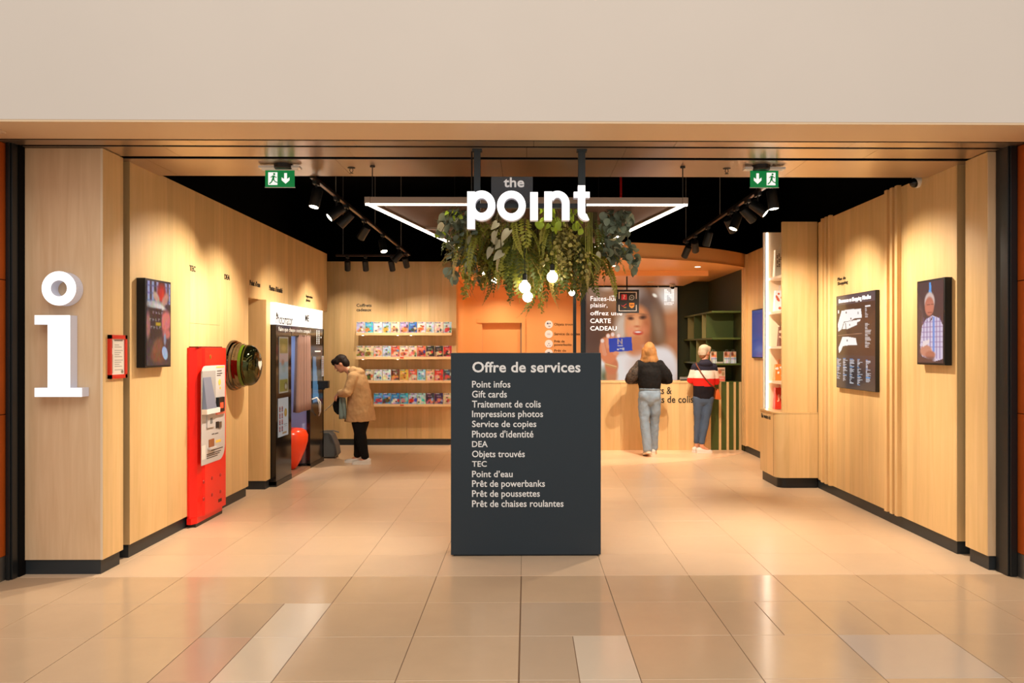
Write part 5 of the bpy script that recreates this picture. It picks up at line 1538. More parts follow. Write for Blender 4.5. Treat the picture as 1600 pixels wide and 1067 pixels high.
EUC = leafmat('eucalyptus_leaf', rgb(124, 140, 122)); PALEL = leafmat('pale_leaf', rgb(190, 190, 160)); LIME = leafmat('lime_leaf', rgb(150, 178, 44))
FERN1 = leafmat('fern_frond_green', rgb(150, 154, 58)); FERN2 = leafmat('fern_frond_dark', rgb(96, 110, 46)); VINEM = leafmat('vine_leaf', rgb(140, 136, 52)); DRY = leafmat('dry_grass', rgb(170, 150, 84))
STEM = mat('plant_stem', rgb(84, 76, 44), .7)
LEAF = {'euc': leaf_mesh('leaf', 'round', EUC), 'eucp': leaf_mesh('leaf', 'round', PALEL), 'big': leaf_mesh('leaf', 'heart', PALEL), 'lime': leaf_mesh('leaf', 'heart', LIME), 'limer': leaf_mesh('leaf', 'round', LIME), 'olive': leaf_mesh('leaf', 'round', leafmat('olive_leaf', rgb(176, 170, 96)))}


def frond_mesh(name, m, seed, L=.42, pairs=13, wide=.085, droop=.9):
    r = random.Random(seed); vs = []; fs = []; P = []
    for i in range(pairs + 2):
        f = i / (pairs + 1); ang = R(10) - droop * f * 1.25
        P.append((0, 0, 0) if i == 0 else (P[-1][0] + r.uniform(-.004, .004), P[-1][1] + L / (pairs + 1) * math.cos(ang), P[-1][2] + L / (pairs + 1) * math.sin(ang)))
    for i in range(len(P) - 1):
        n_ = len(vs); a, b = P[i], P[i + 1]
        vs += [(a[0] - .002, a[1], a[2]), (a[0] + .002, a[1], a[2]), (b[0] + .002, b[1], b[2]), (b[0] - .002, b[1], b[2])]; fs.append((n_, n_ + 1, n_ + 2, n_ + 3))
    for i in range(1, pairs + 1):
        f = i / pairs; w_ = wide * (math.sin(math.pi * min(1, f * .85 + .16)) ** .8) * r.uniform(.85, 1.1)
        p = P[i]
        for s in (-1, 1):
            n_ = len(vs); t_ = Vector(P[i + 1]) - Vector(p); t_.normalize()
            out = Vector((s, 0, 0)) * .93 + t_ * .35 + Vector((0, 0, r.uniform(-.35, .05)))
            a = Vector(p); b = a + out * w_ * .5 + t_ * .015; c_ = a + out * w_; d = a + out * w_ * .5 - t_ * .015
            vs += [tuple(q) for q in (a, b, c_, d)]; fs.append((n_, n_ + 1, n_ + 2, n_ + 3))
    me = bpy.data.meshes.new(name); me.from_pydata(vs, [], fs); me.materials.append(m); return me


FR = [frond_mesh('frond', FERN1, 1), frond_mesh('frond', FERN2, 2, .46), frond_mesh('frond', FERN1, 3, .36, 11, .07), frond_mesh('frond', FERN2, 4, .5, 15, .075, 1.2), frond_mesh('frond', FERN1, 5, .52, 20, .045, 1.35), frond_mesh('frond', DRY, 6, .44, 18, .04, 1.0), frond_mesh('frond', VINEM, 7, .4, 20, .05, 1.1)]
GP = 'plants hanging from the light frame'
prnd = random.Random(11)


def put(me, parent, loc, rot, s):
    o = bpy.data.objects.new(me.name, me); col.objects.link(o); o.parent = parent
    o.location = Vector(loc) - Vector(parent.location); o.rotation_euler = rot; o.scale = (s * prnd.uniform(.7, 1.1), s, s)
    return o


def eucalyptus(label, branches, y, n_each, top):
    """branches: px polylines (u, v); leaves set in pairs along them"""
    p0 = at_y(*top, y)
    t = thing('eucalyptus_garland', label, 'plant', (p0.x, y, FZ + .02), group=GP)
    st = B()
    for bi, br in enumerate(branches):
        dy = prnd.uniform(-.12, .16)
        pts = [at_y(u, v, y) + Vector((0, dy * (k / max(1, len(br) - 1)), 0)) for k, (u, v) in enumerate(br)]
        pts[0].z = min(pts[0].z, FZ + .02)
        st.tube(pts, .0035, n=5)
        for k in range(n_each):
            f = (k + .5) / n_each * (len(pts) - 1); i = min(int(f), len(pts) - 2)
            q = pts[i].lerp(pts[i + 1], f - i) + Vector((prnd.uniform(-.025, .025), prnd.uniform(-.05, .05), prnd.uniform(-.02, .02)))
            kind = 'eucp' if prnd.random() < .16 else 'euc'
            put(LEAF[kind], t, q, (prnd.uniform(-1.9, .3), prnd.uniform(-.9, .9), prnd.uniform(0, 6.28)), prnd.uniform(.048, .09))
    st.build('stem', STEM, t)
    return t


eucalyptus('grey-green eucalyptus garland at the left end of the hanging plants', [
    [(712, 322), (700, 345), (702, 372), (712, 400)], [(720, 322), (716, 350), (722, 385), (716, 430)], [(705, 326), (690, 345), (688, 360)], [(728, 325), (734, 360), (738, 395), (730, 425)],
    [(715, 330), (708, 370), (705, 410), (710, 438)], [(735, 325), (724, 345), (706, 350)], [(718, 330), (728, 372), (742, 410), (748, 440)], [(716, 326), (706, 338), (700, 336)]], 6.75, 24, (715, 322))
eucalyptus('grey-green eucalyptus garland at the right end of the hanging plants', [
    [(955, 325), (962, 350), (955, 380), (948, 405)], [(965, 325), (972, 345), (970, 368)], [(950, 328), (940, 355), (945, 385), (935, 400)], [(970, 330), (978, 360), (982, 390), (972, 400)],
    [(962, 372), (975, 390), (990, 400), (997, 412)], [(955, 370), (960, 395), (962, 412)], [(968, 385), (984, 398), (996, 424)], [(975, 325), (984, 338), (986, 345)], [(945, 330), (955, 345), (965, 352)]], 6.75, 20, (960, 322))

# ferns: fronds fan out and droop
fern_spots = [((742, 345), 6.85, 26, 'fern hanging at the left beside the eucalyptus'), ((775, 352), 7.05, 28, 'fern hanging below the sign letter o'), ((808, 345), 6.75, 28, 'fern hanging in front of the mass, left of the middle'), ((835, 360), 7.15, 28, 'dark fern hanging at the back of the middle'),
              ((862, 345), 6.80, 30, 'fern hanging below the sign letter n'), ((895, 350), 7.0, 28, 'fern hanging below the sign letter t'), ((925, 348), 6.85, 24, 'fern hanging at the right beside the eucalyptus')]
for (u, v), y, nfr, lab in fern_spots:
    c = at_y(u, v, y)
    t = thing('fern', lab, 'plant', (c.x, y, FZ + .02), group=GP)
    B().cyl((c.x, y, FZ + .02), (c.x, y, c.z - .12), .05, .035, n=10).build('root_ball', STEM, t)
    for k in range(int(nfr * 1.7)):
        me = FR[prnd.randrange(len(FR))]
        az = prnd.uniform(0, 6.28); z = c.z - prnd.uniform(-.04, .30)
        pitch = prnd.uniform(-1.2, -.2)
        put(me, t, (c.x + prnd.uniform(-.07, .07), y + prnd.uniform(-.07, .07), z), Matrix.Rotation(az, 3, 'Z').to_euler() if False else (pitch, prnd.uniform(-.3, .3), az), prnd.uniform(.6, 1.15))

# big pale arrow-shaped leaves and lime leaves
def leafy(name, label, spots, y, kind, s0, s1, top, group=GP):
    p0 = at_y(*top, y)
    t = thing(name, label, 'plant', (p0.x, y, FZ + .02), group=group)
    st = B()
    for (u, v) in spots:
        q = at_y(u, v, y + prnd.uniform(-.08, .05))
        mid = (p0 + q) / 2 + Vector((prnd.uniform(-.03, .03), 0, .03)); st.tube([Vector((p0.x, y, FZ + .01)), mid, q], .003, n=5)
        k2 = 'limer' if kind == 'lime' and prnd.random() < .55 else kind
        put(LEAF[k2], t, q, (prnd.uniform(-1.8, -.5), prnd.uniform(-.8, .8), prnd.uniform(1.8, 4.5)), prnd.uniform(s0, s1))
        if kind == 'lime': put(LEAF['limer'], t, q + Vector((prnd.uniform(-.04, .04), .02, prnd.uniform(-.04, .04))), (prnd.uniform(-1.9, .2), prnd.uniform(-.9, .9), prnd.uniform(0, 6.28)), prnd.uniform(s0, s1) * .8)
    st.build('stem', STEM, t)


leafy('arrowhead_plant', 'arrowhead plant with large pale veined leaves below the letter o', [(775, 362), (783, 378), (796, 360), (772, 374), (785, 395), (777, 348), (768, 388), (781, 405)], 6.45, 'big', .085, .12, (782, 330))
leafy('pothos', 'lime green pothos below the sign letter n', [(845, 325), (855, 335), (862, 328), (868, 340), (874, 345), (850, 342), (858, 350), (880, 338), (866, 322), (843, 345), (872, 352), (852, 322)], 6.45, 'lime', .05, .085, (860, 318))
leafy('pothos', 'lime green pothos below the sign letter t', [(892, 325), (897, 335), (900, 345), (890, 340), (905, 352), (895, 350), (902, 328)], 6.45, 'lime', .045, .075, (896, 318))
leafy('pothos', 'small lime leaves at the upper left of the hanging plants', [(708, 328), (714, 333), (700, 331), (690, 362), (722, 335)], 6.5, 'lime', .04, .06, (708, 322))
t = thing('boxwood_spray', 'spray of small cream-green leaves low at the right of the bulbs', 'plant', (*at_y(880, 380, 6.6).xy, FZ + .02), group=GP)
st = B(); top_ = Vector((*at_y(880, 380, 6.6).xy, FZ + .01))
for k in range(9):
    u, v = prnd.uniform(835, 925), prnd.uniform(405, 440)
    q = at_y(u, v, prnd.uniform(6.45, 6.6)); mid = at_y((u + 880) / 2, (v + 350) / 2, 6.6)
    pts = [top_, mid, q]; st.tube(pts, .0022, n=4)
    for j in range(22):
        f = .25 + .75 * j / 21; p_ = (top_.lerp(mid, min(1, f * 2)) if f < .5 else mid.lerp(q, f * 2 - 1)) + Vector((prnd.uniform(-.03, .03), prnd.uniform(-.04, .02), prnd.uniform(-.025, .025)))
        put(LEAF['olive'], t, p_, (prnd.uniform(-1.9, .3), prnd.uniform(-.9, .9), prnd.uniform(0, 6.28)), prnd.uniform(.022, .04))
st.build('stem', STEM, t)

# trailing vines: one strand each
def vine(label, u, v0, v1, y, m=VINEM, n=44, sway=12, ls=.038):
    p0 = at_y(u, v0, y)
    t = thing('trailing_vine', label, 'plant', (p0.x, y, FZ + .02), group=GP)
    for s in range(3):
        b = B(); r = random.Random(u * 7 + s); uu = u + r.uniform(-sway, sway) * .7
        ve = v1 - (v1 - v0) * .18 * s * r.random()
        pts = [at_y(uu + r.uniform(-2, 2) + (k / 8) * r.uniform(-sway, sway) * .3, v0 + (ve - v0) * k / 8, y) for k in range(9)]
        pts = [Vector((p0.x, y, FZ + .01))] + pts
        b.tube(pts, .0022, n=4)
        for k in range(n):
            f = 1 + (k + r.random()) / n * 7.9; i = min(int(f), 8); q = pts[i].lerp(pts[i + 1], f - i)
            d = Vector((r.uniform(-1, 1), r.uniform(-1, .6), r.uniform(-1, .3))).normalized(); l = ls * r.uniform(.6, 1.2)
            sd = d.cross(Vector((r.uniform(-1, 1), r.uniform(-1, 1), r.uniform(-1, 1)))).normalized() * l * .34
            b.add([q, q + d * l * .5 + sd, q + d * l, q + d * l * .5 - sd], [(0, 1, 2, 3)])
        b.build('strand', m, t)


for u, v0, v1, y, m_, lab in ((734, 400, 468, 6.7, VINEM, 'trailing vine hanging lowest at the left'), (752, 395, 452, 6.8, VINEM, 'trailing vine hanging left of the two bulbs'), (792, 395, 478, 6.7, FERN2, 'dark trailing vine left of the large bulb'), (800, 400, 462, 6.9, VINEM, 'trailing vine just left of the large bulb'), (842, 400, 490, 6.75, VINEM, 'longest trailing vine right of the large bulb'),
                          (855, 395, 462, 6.9, VINEM, 'trailing vine between the two round bulbs'), (874, 400, 468, 6.7, FERN2, 'dark trailing vine right of the round bulbs'), (884, 390, 455, 6.9, VINEM, 'trailing vine left of the posts'), (908, 385, 470, 6.8, FERN2, 'dark trailing vine winding along the post'), (922, 380, 440, 6.8, VINEM, 'trailing vine right of the posts')):
    vine(lab, u, v0, v1, y, m_)
# dry airy grass
t = thing('dry_grass', 'thin dry pale grass sticking out at the left of the plants', 'plant', (*at_y(705, 400, 6.7).xy, FZ), group=GP)
for (ua, va, ub, vb) in ((712, 395, 682, 416), (710, 405, 684, 422), (716, 410, 696, 432), (706, 398, 690, 408)):
    a = at_y(ua, va, 6.75); b2 = at_y(ub, vb, 6.6); B().tube([Vector((a.x, 6.75, FZ)), a, (a + b2) / 2 + Vector((0, 0, .02)), b2], [.002, .004, .004, .001], n=5).build('blade', DRY, t)
t = thing('dry_grass', 'spiky dry grass sticking out at the right above the canopy', 'plant', (*at_y(925, 380, 6.7).xy, FZ), group=GP)
for (ua, va, ub, vb) in ((920, 405, 940, 428), (925, 400, 938, 418), (918, 410, 930, 440), (915, 400, 925, 420), (922, 395, 945, 410)):
    a = at_y(ua, va, 6.7); b2 = at_y(ub, vb, 6.6); B().tube([Vector((a.x, 6.7, FZ)), a, (a + b2) / 2 + Vector((0, 0, .01)), b2], [.002, .005, .005, .001], n=5).build('blade', FERN1, t)

# pendant bulbs
BULB = mat('glowing_bulb_glass', (1, .93, .8), emit=12, emit_color=(1, .86, .62))
for u, v, r, y, lab in ((820, 449, 9.0, 6.55, 'large round pendant bulb hanging lowest under the plants'), (824.5, 464, 8.0, 7.1, 'round pendant bulb just behind the lowest large bulb'), (863, 433, 8.6, 6.6, 'round pendant bulb right of the lowest pair'), (772.5, 438.5, 4.5, 8.6, 'small pendant bulb among the vines at the left'), (756.5, 428, 3.2, 9.0, 'smallest pendant bulb at the far left'), (893.5, 457.5, 4.6, 8.8, 'small pendant bulb beside the slim posts')):
    c = at_y(u, v, y); rr = r * y / F_PX
    t = thing('pendant_bulb', lab, 'lamp', (c.x, y, c.z - rr), group='pendant bulbs in the plants')
    prof = [(-rr, .002)] + [(-rr * math.cos(R(w_)), rr * math.sin(R(w_))) for w_ in range(15, 151, 15)] + [(rr * 1.02, rr * .42), (rr * 1.2, rr * .38)]
    B().lathe(c, (0, 0, 1), prof, n=24).build('globe', BULB, t, smooth='all')
    B().lathe(c + Vector((0, 0, rr * 1.18)), (0, 0, 1), [(0, .02), (.05, .02), (.06, .008)], n=16).build('socket', BLACK, t, smooth=True)
    B().cyl(c + Vector((0, 0, rr * 1.2 + .05)), (c.x, y, FZ + .027), .003, n=6).build('cord', BLACK, t)
# ================================================================== PEOPLE
def fuse(b, name, mats, parent, voxel=.008, it=5, matfn=None, disp=0.0):
    """weld overlapping volumes into one continuous skin"""
    me = bpy.data.meshes.new(name); me.from_pydata(b.v, [], b.f)
    bm = bmesh.new(); bm.from_mesh(me); bmesh.ops.recalc_face_normals(bm, faces=bm.faces); bm.to_mesh(me); bm.free()
    o = bpy.data.objects.new(name, me); col.objects.link(o)
    rm = o.modifiers.new('r', 'REMESH'); rm.mode = 'VOXEL'; rm.voxel_size = voxel
    sm = o.modifiers.new('s', 'SMOOTH'); sm.iterations = it; sm.factor = .5
    if disp:
        tx = bpy.data.textures.new(name + '_folds', 'CLOUDS'); tx.noise_scale = .085
        dm = o.modifiers.new('d', 'DISPLACE'); dm.texture = tx; dm.strength = disp; dm.mid_level = .5; dm.texture_coords = 'LOCAL'
    bpy.context.view_layer.update()
    dg = bpy.context.evaluated_depsgraph_get()
    me2 = bpy.data.meshes.new_from_object(o.evaluated_get(dg))
    bpy.data.objects.remove(o); bpy.data.meshes.remove(me)
    me2.name = name; me2.materials.clear()
    for m in (mats if isinstance(mats, (list, tuple)) else [mats]): me2.materials.append(m)
    if matfn:
        me2.polygons.foreach_set('material_index', [matfn(p.center) for p in me2.polygons])
    me2.polygons.foreach_set('use_smooth', [True] * len(me2.polygons))
    o = bpy.data.objects.new(name, me2); col.objects.link(o); o.parent = parent
    return o


def limb(b, pts, rad, side=(1, 0, 0), n=14):
    """smooth tapering tube through joints, with rounded ends"""
    P = []; Q = []
    pts = [Vector(p) for p in pts]; rad = [r if isinstance(r, tuple) else (r, r) for r in rad]
    for i in range(len(pts) - 1):
        for k in range(5):
            f = k / 5; P.append(pts[i].lerp(pts[i + 1], f)); g = f * f * (3 - 2 * f)
            Q.append(tuple(rad[i][j] * (1 - g) + rad[i + 1][j] * g for j in (0, 1)))
    P.append(pts[-1]); Q.append(rad[-1])
    d0 = (P[0] - P[1]).normalized(); d1 = (P[-1] - P[-2]).normalized(); r0 = min(Q[0]); r1 = min(Q[-1])
    P = [P[0] + d0 * r0 * .7, P[0] + d0 * r0 * .4] + P + [P[-1] + d1 * r1 * .4, P[-1] + d1 * r1 * .7]
    Q = [tuple(x * .35 for x in Q[0]), tuple(x * .8 for x in Q[0])] + Q + [tuple(x * .8 for x in Q[-1]), tuple(x * .35 for x in Q[-1])]
    b.tube(P, Q, n=n, side=side)


def hand(b, wr, d, nrm, right, curl=.5):
    """palm, four unequal bent fingers and a thumb leaving the side of the palm"""
    wr = Vector(wr); d = Vector(d).normalized(); nrm = Vector(nrm); nrm = (nrm - d * nrm.dot(d)).normalized(); s = d.cross(nrm) * right
    limb(b, [wr, wr + d * .045, wr + d * .085], [(.026, .02), (.038, .016), (.040, .013)], side=tuple(s), n=10)
    for k, (o, L) in enumerate(((-.030, .062), (-.010, .074), (.010, .07), (.029, .055))):
        p = wr + d * .08 + s * o
        d1 = (d * math.cos(curl) + nrm * math.sin(curl) + s * o * 2).normalized(); d2 = (d * math.cos(curl * 2.1) + nrm * math.sin(curl * 2.1)).normalized()
        limb(b, [p, p + d1 * L * .5, p + d1 * L * .5 + d2 * L * .5], [.0095, .009, .008], side=tuple(s), n=8)
    p = wr + d * .025 - s * .028; q = p + (d * .6 - s * .7 + nrm * .35).normalized() * .04
    limb(b, [p, q, q + (d * .85 - s * .1 + nrm * .5).normalized() * .035], [.013, .011, .009], side=tuple(s), n=8)


def head(b, c, rot):
    c = Vector(c); M = rot
    w = lambda x, y, z: c + M @ Vector((x, y, z))
    b.ball(w(0, -.01, .02), .074, .092, .096, rot=M); b.ball(w(0, .015, -.045), .058, .068, .07, rot=M); b.ball(w(0, .05, -.085), .032, .03, .026, rot=M)
    b.ball(w(0, .045, .0), .058, .045, .07, rot=M)
    limb(b, [w(0, .082, .02), w(0, .108, -.018)], [.009, .014], n=8); b.ball(w(0, .088, -.055), .024, .012, .012, rot=M, n=10, m=6)
    for s in (-1, 1): b.ball(w(s * .076, -.01, -.005), .010, .02, .032, rot=M, n=10, m=8)


def face(c, rot, parent, lips):
    c = Vector(c); w = lambda x, y, z: c + rot @ Vector((x, y, z))
    for s in (-1, 1):
        B().ball(w(s * .032, .083, .008), .011, .007, .008, n=10, m=6, rot=rot).build('eye', mat('eye_dark', rgb(40, 28, 22), .2), parent, local=True, smooth='all')
        B().tube([w(s * .018, .091, .03), w(s * .034, .089, .034), w(s * .05, .08, .03)], .0042, n=6).build('eyebrow', mat('brow_brown', rgb(70, 48, 34), .8), parent, local=True)
    B().tube([w(-.022, .086, -.055), w(0, .098, -.054), w(.022, .086, -.055)], [.003, .006, .003], n=6).build('mouth', mat('lip', rgb(*lips), .4), parent, local=True, smooth='all')


def shoe(ankle, yaw, parent, m, sole, L=.26, pitch=0.0):
    a = Vector(ankle); M = Matrix.Rotation(yaw, 3, 'Z') @ Matrix.Rotation(pitch, 3, 'X')
    w = lambda x, y, z: Vector((a.x, a.y, 0)) + Vector((0, 0, .001 + (math.sin(abs(pitch)) * .16 if pitch else 0))) + M @ Vector((x, y, z))
    b = B(); prof = [(-.075, .03, .058, .062), (-.04, .036, .062, .075), (.0, .038, .055, .075), (.05, .041, .044, .05), (.10, .045, .034, .04), (.145, .044, .03, .032), (.175, .034, .027, .026)]
    vs = []
    nn = 12
    for y, hw, zc, hz in prof:
        for k in range(nn):
            t_ = 2 * math.pi * k / nn; x = hw * math.cos(t_); z = zc * .55 + .012 + hz * .62 * math.sin(t_); vs.append(w(x, y, max(.012, z)))
    fs = [(i * nn + k, i * nn + (k + 1) % nn, (i + 1) * nn + (k + 1) % nn, (i + 1) * nn + k) for i in range(len(prof) - 1) for k in range(nn)]
    fs += [tuple(range(nn))[::-1], tuple(range((len(prof) - 1) * nn, len(prof) * nn))]
    b.add(vs, fs)
    o = b.build('shoe', m, parent, local=True, smooth='all')
    ol = [(-.08, .025), (-.06, .036), (0, .040), (.06, .045), (.12, .048), (.165, .04), (.185, .02)]
    poly = [(hw, y) for y, hw in ol] + [(-hw, y) for y, hw in ol[::-1]]
    n_ = len(poly); vs = [w(x, y, 0) for x, y in poly] + [w(x, y, .028) for x, y in poly]
    B().add(vs, [tuple(range(n_))[::-1], tuple(range(n_, 2 * n_))] + [(i, (i + 1) % n_, n_ + (i + 1) % n_, n_ + i) for i in range(n_)]).build('sole', sole, o, local=True)
    return o


def person_body(t, J, skin, hands=True, slim=1.0):
    b = B()
    head(b, J['head'], J['hrot'])
    nb = Vector(J['neck']); limb(b, [nb - Vector((0, .01, .05)), nb, Vector(J['head']) + J['hrot'] @ Vector((0, -.01, -.05))], [(.085, .06), .052, .048])
    limb(b, [J['pelvis'], J['waist'], J['chest'], nb - Vector((0, 0, .03))], [(.15, .10), (.125, .09), (.15, .095), (.10, .065)])
    for s, k in ((-1, 'L'), (1, 'R')):
        sh, el, wr = J['arm' + k]
        limb(b, [sh, el, wr], [.044, .037, .026]); limb(b, [J['chest'], sh], [.07, .05], side=(0, 1, 0))
        d = J.get('hand' + k) or (Vector(wr) - Vector(el)); hand(b, wr, d, J.get('hn' + k, (0, 0, -1)), s, J.get('curl', .45))
        hp, kn, an = J['leg' + k]
        limb(b, [hp, kn, an], [.078, .052, .034]); limb(b, [an, Vector(an) + J.get('toe' + k, Vector((0, .1, -.06)))], [.036, .028]); limb(b, [J['pelvis'], hp], [.09, .08], side=(0, 1, 0))
    return fuse(b, 'body', skin, t, voxel=.0072, it=3)


def cloth(name, c, rough=.85, bump=.25, scale=300, vary=.08): return mat(name, c, rough, bump=bump, bump_scale=scale, vary=vary, noise_scale=9, spec=.2)


SKIN = mat('skin', rgb(214, 152, 118), .5)
WSHOE = cloth('white_canvas', rgb(232, 226, 216)); WSOLE = mat('white_rubber', rgb(238, 232, 222), .5)

# ---- person in beige parka, looking down into a bag
p = at_z(566, 724, 0)
t = thing('person', 'person in beige parka and black trousers looking down into a bag', 'person', (p.x, p.y, 0), rotz=R(90))
HR = Matrix.Rotation(R(-32), 3, 'X')
J = dict(head=(0, .30, 1.405), hrot=HR, neck=(0, .155, 1.29), pelvis=(0, .02, .80), waist=(0, .03, .95), chest=(0, .08, 1.15), armL=((-.17, .09, 1.22), (-.235, .16, 1.0), (-.12, .31, .99)), armR=((.17, .09, 1.22), (.235, .17, 1.0), (.10, .33, .97)),
         legL=((-.085, .02, .78), (-.09, .02, .43), (-.09, -.06, .08)), legR=((.085, .03, .78), (.09, .06, .43), (.09, .085, .08)), handL=(.5, .6, -.5), handR=(-.4, .7, -.4), hnL=(.5, 0, -.6), hnR=(-.5, 0, -.6), curl=.6)
person_body(t, J, SKIN)
face(J['head'], HR, t, (176, 96, 86))
COAT = cloth('beige_parka_cloth', rgb(188, 150, 106), bump=.15)
b = B()
b.tube([(0, .025, .60), (0, .028, .72), (0, .03, .85), (0, .04, 1.0), (0, .06, 1.14), (0, .09, 1.24), (0, .10, 1.27)], [(.205, .225), (.20, .205), (.192, .182), (.188, .158), (.195, .142), (.175, .112), (.13, .09)], n=28, side=(1, 0, 0))
limb(b, [(0, .10, 1.25), (0, .135, 1.315)], [(.15, .10), (.085, .075)], n=20)
b.ball((0, .035, 1.285), .12, .075, .055); b.ball((0, .075, 1.325), .095, .06, .035); b.ball((0, .02, 1.2), .14, .09, .08)
for s in (-1, 1):
    limb(b, [(s * .16, .09, 1.24), (s * .235, .16, 1.01), (s * .15, .275, 1.0)], [.078, .068, .052])
fuse(b, 'parka', COAT, t, .010, 4, disp=.024)
cuf = B()
for s, q in ((-1, (-.135, .29, .992)), (1, (.12, .31, .978))): limb(cuf, [Vector((s * .15, .27, .998)), q], [.042, .04])
fuse(cuf, 'cuff', cloth('white_cuff', rgb(232, 228, 222)), t, .008, 2)
b = B()
for s, an in ((-1, (-.09, -.06, .10)), (1, (.09, .085, .10))):
    limb(b, [(s * .078, .02, .76), (s * .085, .025, .62), (s * .09, .03 + s * .02, .42), an], [(.098, .12), (.096, .112), (.078, .085), .056])
fuse(b, 'trousers', cloth('black_trousers', rgb(18, 17, 18)), t, .009, 4)
for an in ((-.09, -.06, 0), (.09, .085, 0)): shoe(an, 0, t, WSHOE, WSOLE)
hc = Vector(J['head']); w = lambda x, y, z: hc + HR @ Vector((x, y, z))
b = B(); b.ball(w(0, -.022, .045), .087, .10, .088, rot=HR); b.ball(w(0, -.06, -.005), .078, .062, .085, rot=HR); b.ball(w(0, .055, .085), .072, .052, .036, rot=HR); b.ball(w(.02, .085, .065), .05, .03, .03, rot=HR)
for s in (-1, 1): b.ball(w(s * .068, .01, .05), .02, .045, .04, rot=HR)
fuse(b, 'hair', cloth('dark_brown_hair', rgb(34, 24, 20), .6, .25, 240), t, .008, 2, disp=.012)
# what the person holds stays separate: bag, scarf, paper
wp = lambda x, y, z: Vector((p.x - y, p.y + x, z))
def held(name, label, cat, build):
    tt = thing(name, label, cat, (p.x - .36, p.y, .66)); build(tt); return tt
def mk(tt):
    b = B(); pr = [(.26, .93), (.33, .935), (.385, .90), (.41, .82), (.39, .74), (.34, .69), (.295, .70), (.27, .78)]
    vs = [wp(x, y, z) for x in (-.05, .05) for y, z in pr]; n_ = len(pr)
    b.add(vs, [tuple(range(n_))[::-1], tuple(range(n_, 2 * n_))] + [(i, (i + 1) % n_, n_ + (i + 1) % n_, n_ + i) for i in range(n_)]); b.build('body', cloth('black_bag_cloth', rgb(16, 15, 16)), tt, bevel=.02, smooth='all')
    B().tube([wp(-.02, .29, .93), wp(-.06, .30, .99), wp(-.10, .30, 1.0), wp(0, .32, .99), wp(.02, .35, .93)], .008, n=8).build('strap', BLACK, tt, smooth='all')
held('handbag', 'small black handbag held open by the person in the parka', 'bag', mk)
def mk(tt):
    vs = []; rows = 8; cn = 7
    for r_ in range(rows):
        z = 1.0 - .36 * r_ / (rows - 1)
        for c_ in range(cn):
            f = c_ / (cn - 1); vs.append(wp(-.12 + .02 * math.sin(f * 9 + r_ * .6), .215 + f * (.08 + .02 * r_ / rows) - .02 * r_ / rows, z))
    o = B().add(vs, [(r_ * cn + c_, r_ * cn + c_ + 1, (r_ + 1) * cn + c_ + 1, (r_ + 1) * cn + c_) for r_ in range(rows - 1) for c_ in range(cn - 1)]).build('cloth', cloth('teal_grey_scarf', rgb(120, 136, 132)), tt, smooth='all')
    so = o.modifiers.new('thickness', 'SOLIDIFY'); so.thickness = .008
held('scarf', 'grey-green scarf hanging over the arm of the parka wearer', 'scarf', mk)
def mk(tt):
    q = wp(0, .47, .80); b = B(); d = Vector((-.06, 0, -.055)); e = Vector((0, .06, 0)); n_ = Vector((.012, 0, -.013))
    vs = [q + d * a + e * c_ + n_ * k for k in (0, .25) for a, c_ in ((-1, -1), (1, -1), (1, 1), (-1, 1))]
    b.add(vs, [(0, 1, 2, 3), (7, 6, 5, 4)] + [(i, (i + 1) % 4, 4 + (i + 1) % 4, 4 + i) for i in range(4)]).build('card', mat('paper_card', rgb(206, 190, 166), .6), tt)
    B().tube([wp(0, .42, .845), wp(.03, .38, .90), wp(.05, .37, .94)], .004, n=6).build('lanyard', GREYP, tt)
held('paper_card', 'pale paper card dangling before the black handbag', 'card', mk)

# ---- person with long hair, black top and pale jeans
p = at_z(1015, 712, 0)
t = thing('person', 'person seen from behind in black top and pale blue jeans with long hair', 'person', (p.x, p.y, 0.003))
HR = Matrix.Rotation(R(-8), 3, 'X')
J = dict(head=(0, .04, 1.585), hrot=HR, neck=(0, .0, 1.45), pelvis=(0, 0, .95), waist=(0, 0, 1.08), chest=(0, 0, 1.28), armL=((-.155, 0, 1.37), (-.275, .05, 1.15), (-.15, .27, 1.13)), armR=((.155, 0, 1.37), (.285, .04, 1.14), (.16, .27, 1.13)),
         legL=((-.085, 0, .92), (-.075, -.03, .5), (-.04, -.12, .09)), legR=((.085, 0, .92), (.085, .09, .5), (.085, .17, .09)), hnL=(0, 0, -1), hnR=(0, 0, -1))
person_body(t, J, SKIN); face(J['head'], HR, t, (186, 96, 90))
BT = cloth('black_knit', rgb(24, 22, 22), bump=.2, scale=160); BT2 = mat('patterned_sleeve', rgb(70, 58, 50), .8, vary=.75, noise_scale=38)
b = B()
limb(b, [(0, 0, 1.02), (0, -.005, 1.10), (0, -.01, 1.24), (0, 0, 1.36), (0, 0, 1.44)], [(.165, .13), (.178, .14), (.175, .135), (.165, .11), (.08, .07)], n=22)
for s in (-1, 1): limb(b, [(s * .13, 0, 1.375), (s * .235, .02, 1.24), (s * .29, .045, 1.16), (s * .17, .22, 1.13)], [.085, .092, .085, .055])
fuse(b, 'top', [BT, BT2], t, .009, 4, matfn=lambda c: 1 if c.x < -.185 else 0, disp=.026)
JEAN = cloth('pale_blue_denim', rgb(140, 158, 176), bump=.3)
b = B()
limb(b, [(0, 0, .84), (0, -.005, .93), (0, 0, 1.03)], [(.165, .125), (.172, .135), (.15, .115)], n=20)
b.ball((-.08, -.06, .90), .085, .08, .085); b.ball((.08, -.06, .90), .085, .08, .085)
for s, kn, an in ((-1, (-.078, -.02, .5), (-.045, -.11, .10)), (1, (.088, .09, .5), (.085, .17, .10))):
    limb(b, [(s * .085, 0, .86), (s * .086, .0 + (.03 if s > 0 else 0), .70), kn, an], [(.092, .11), (.086, .098), (.073, .08), (.07, .078)])
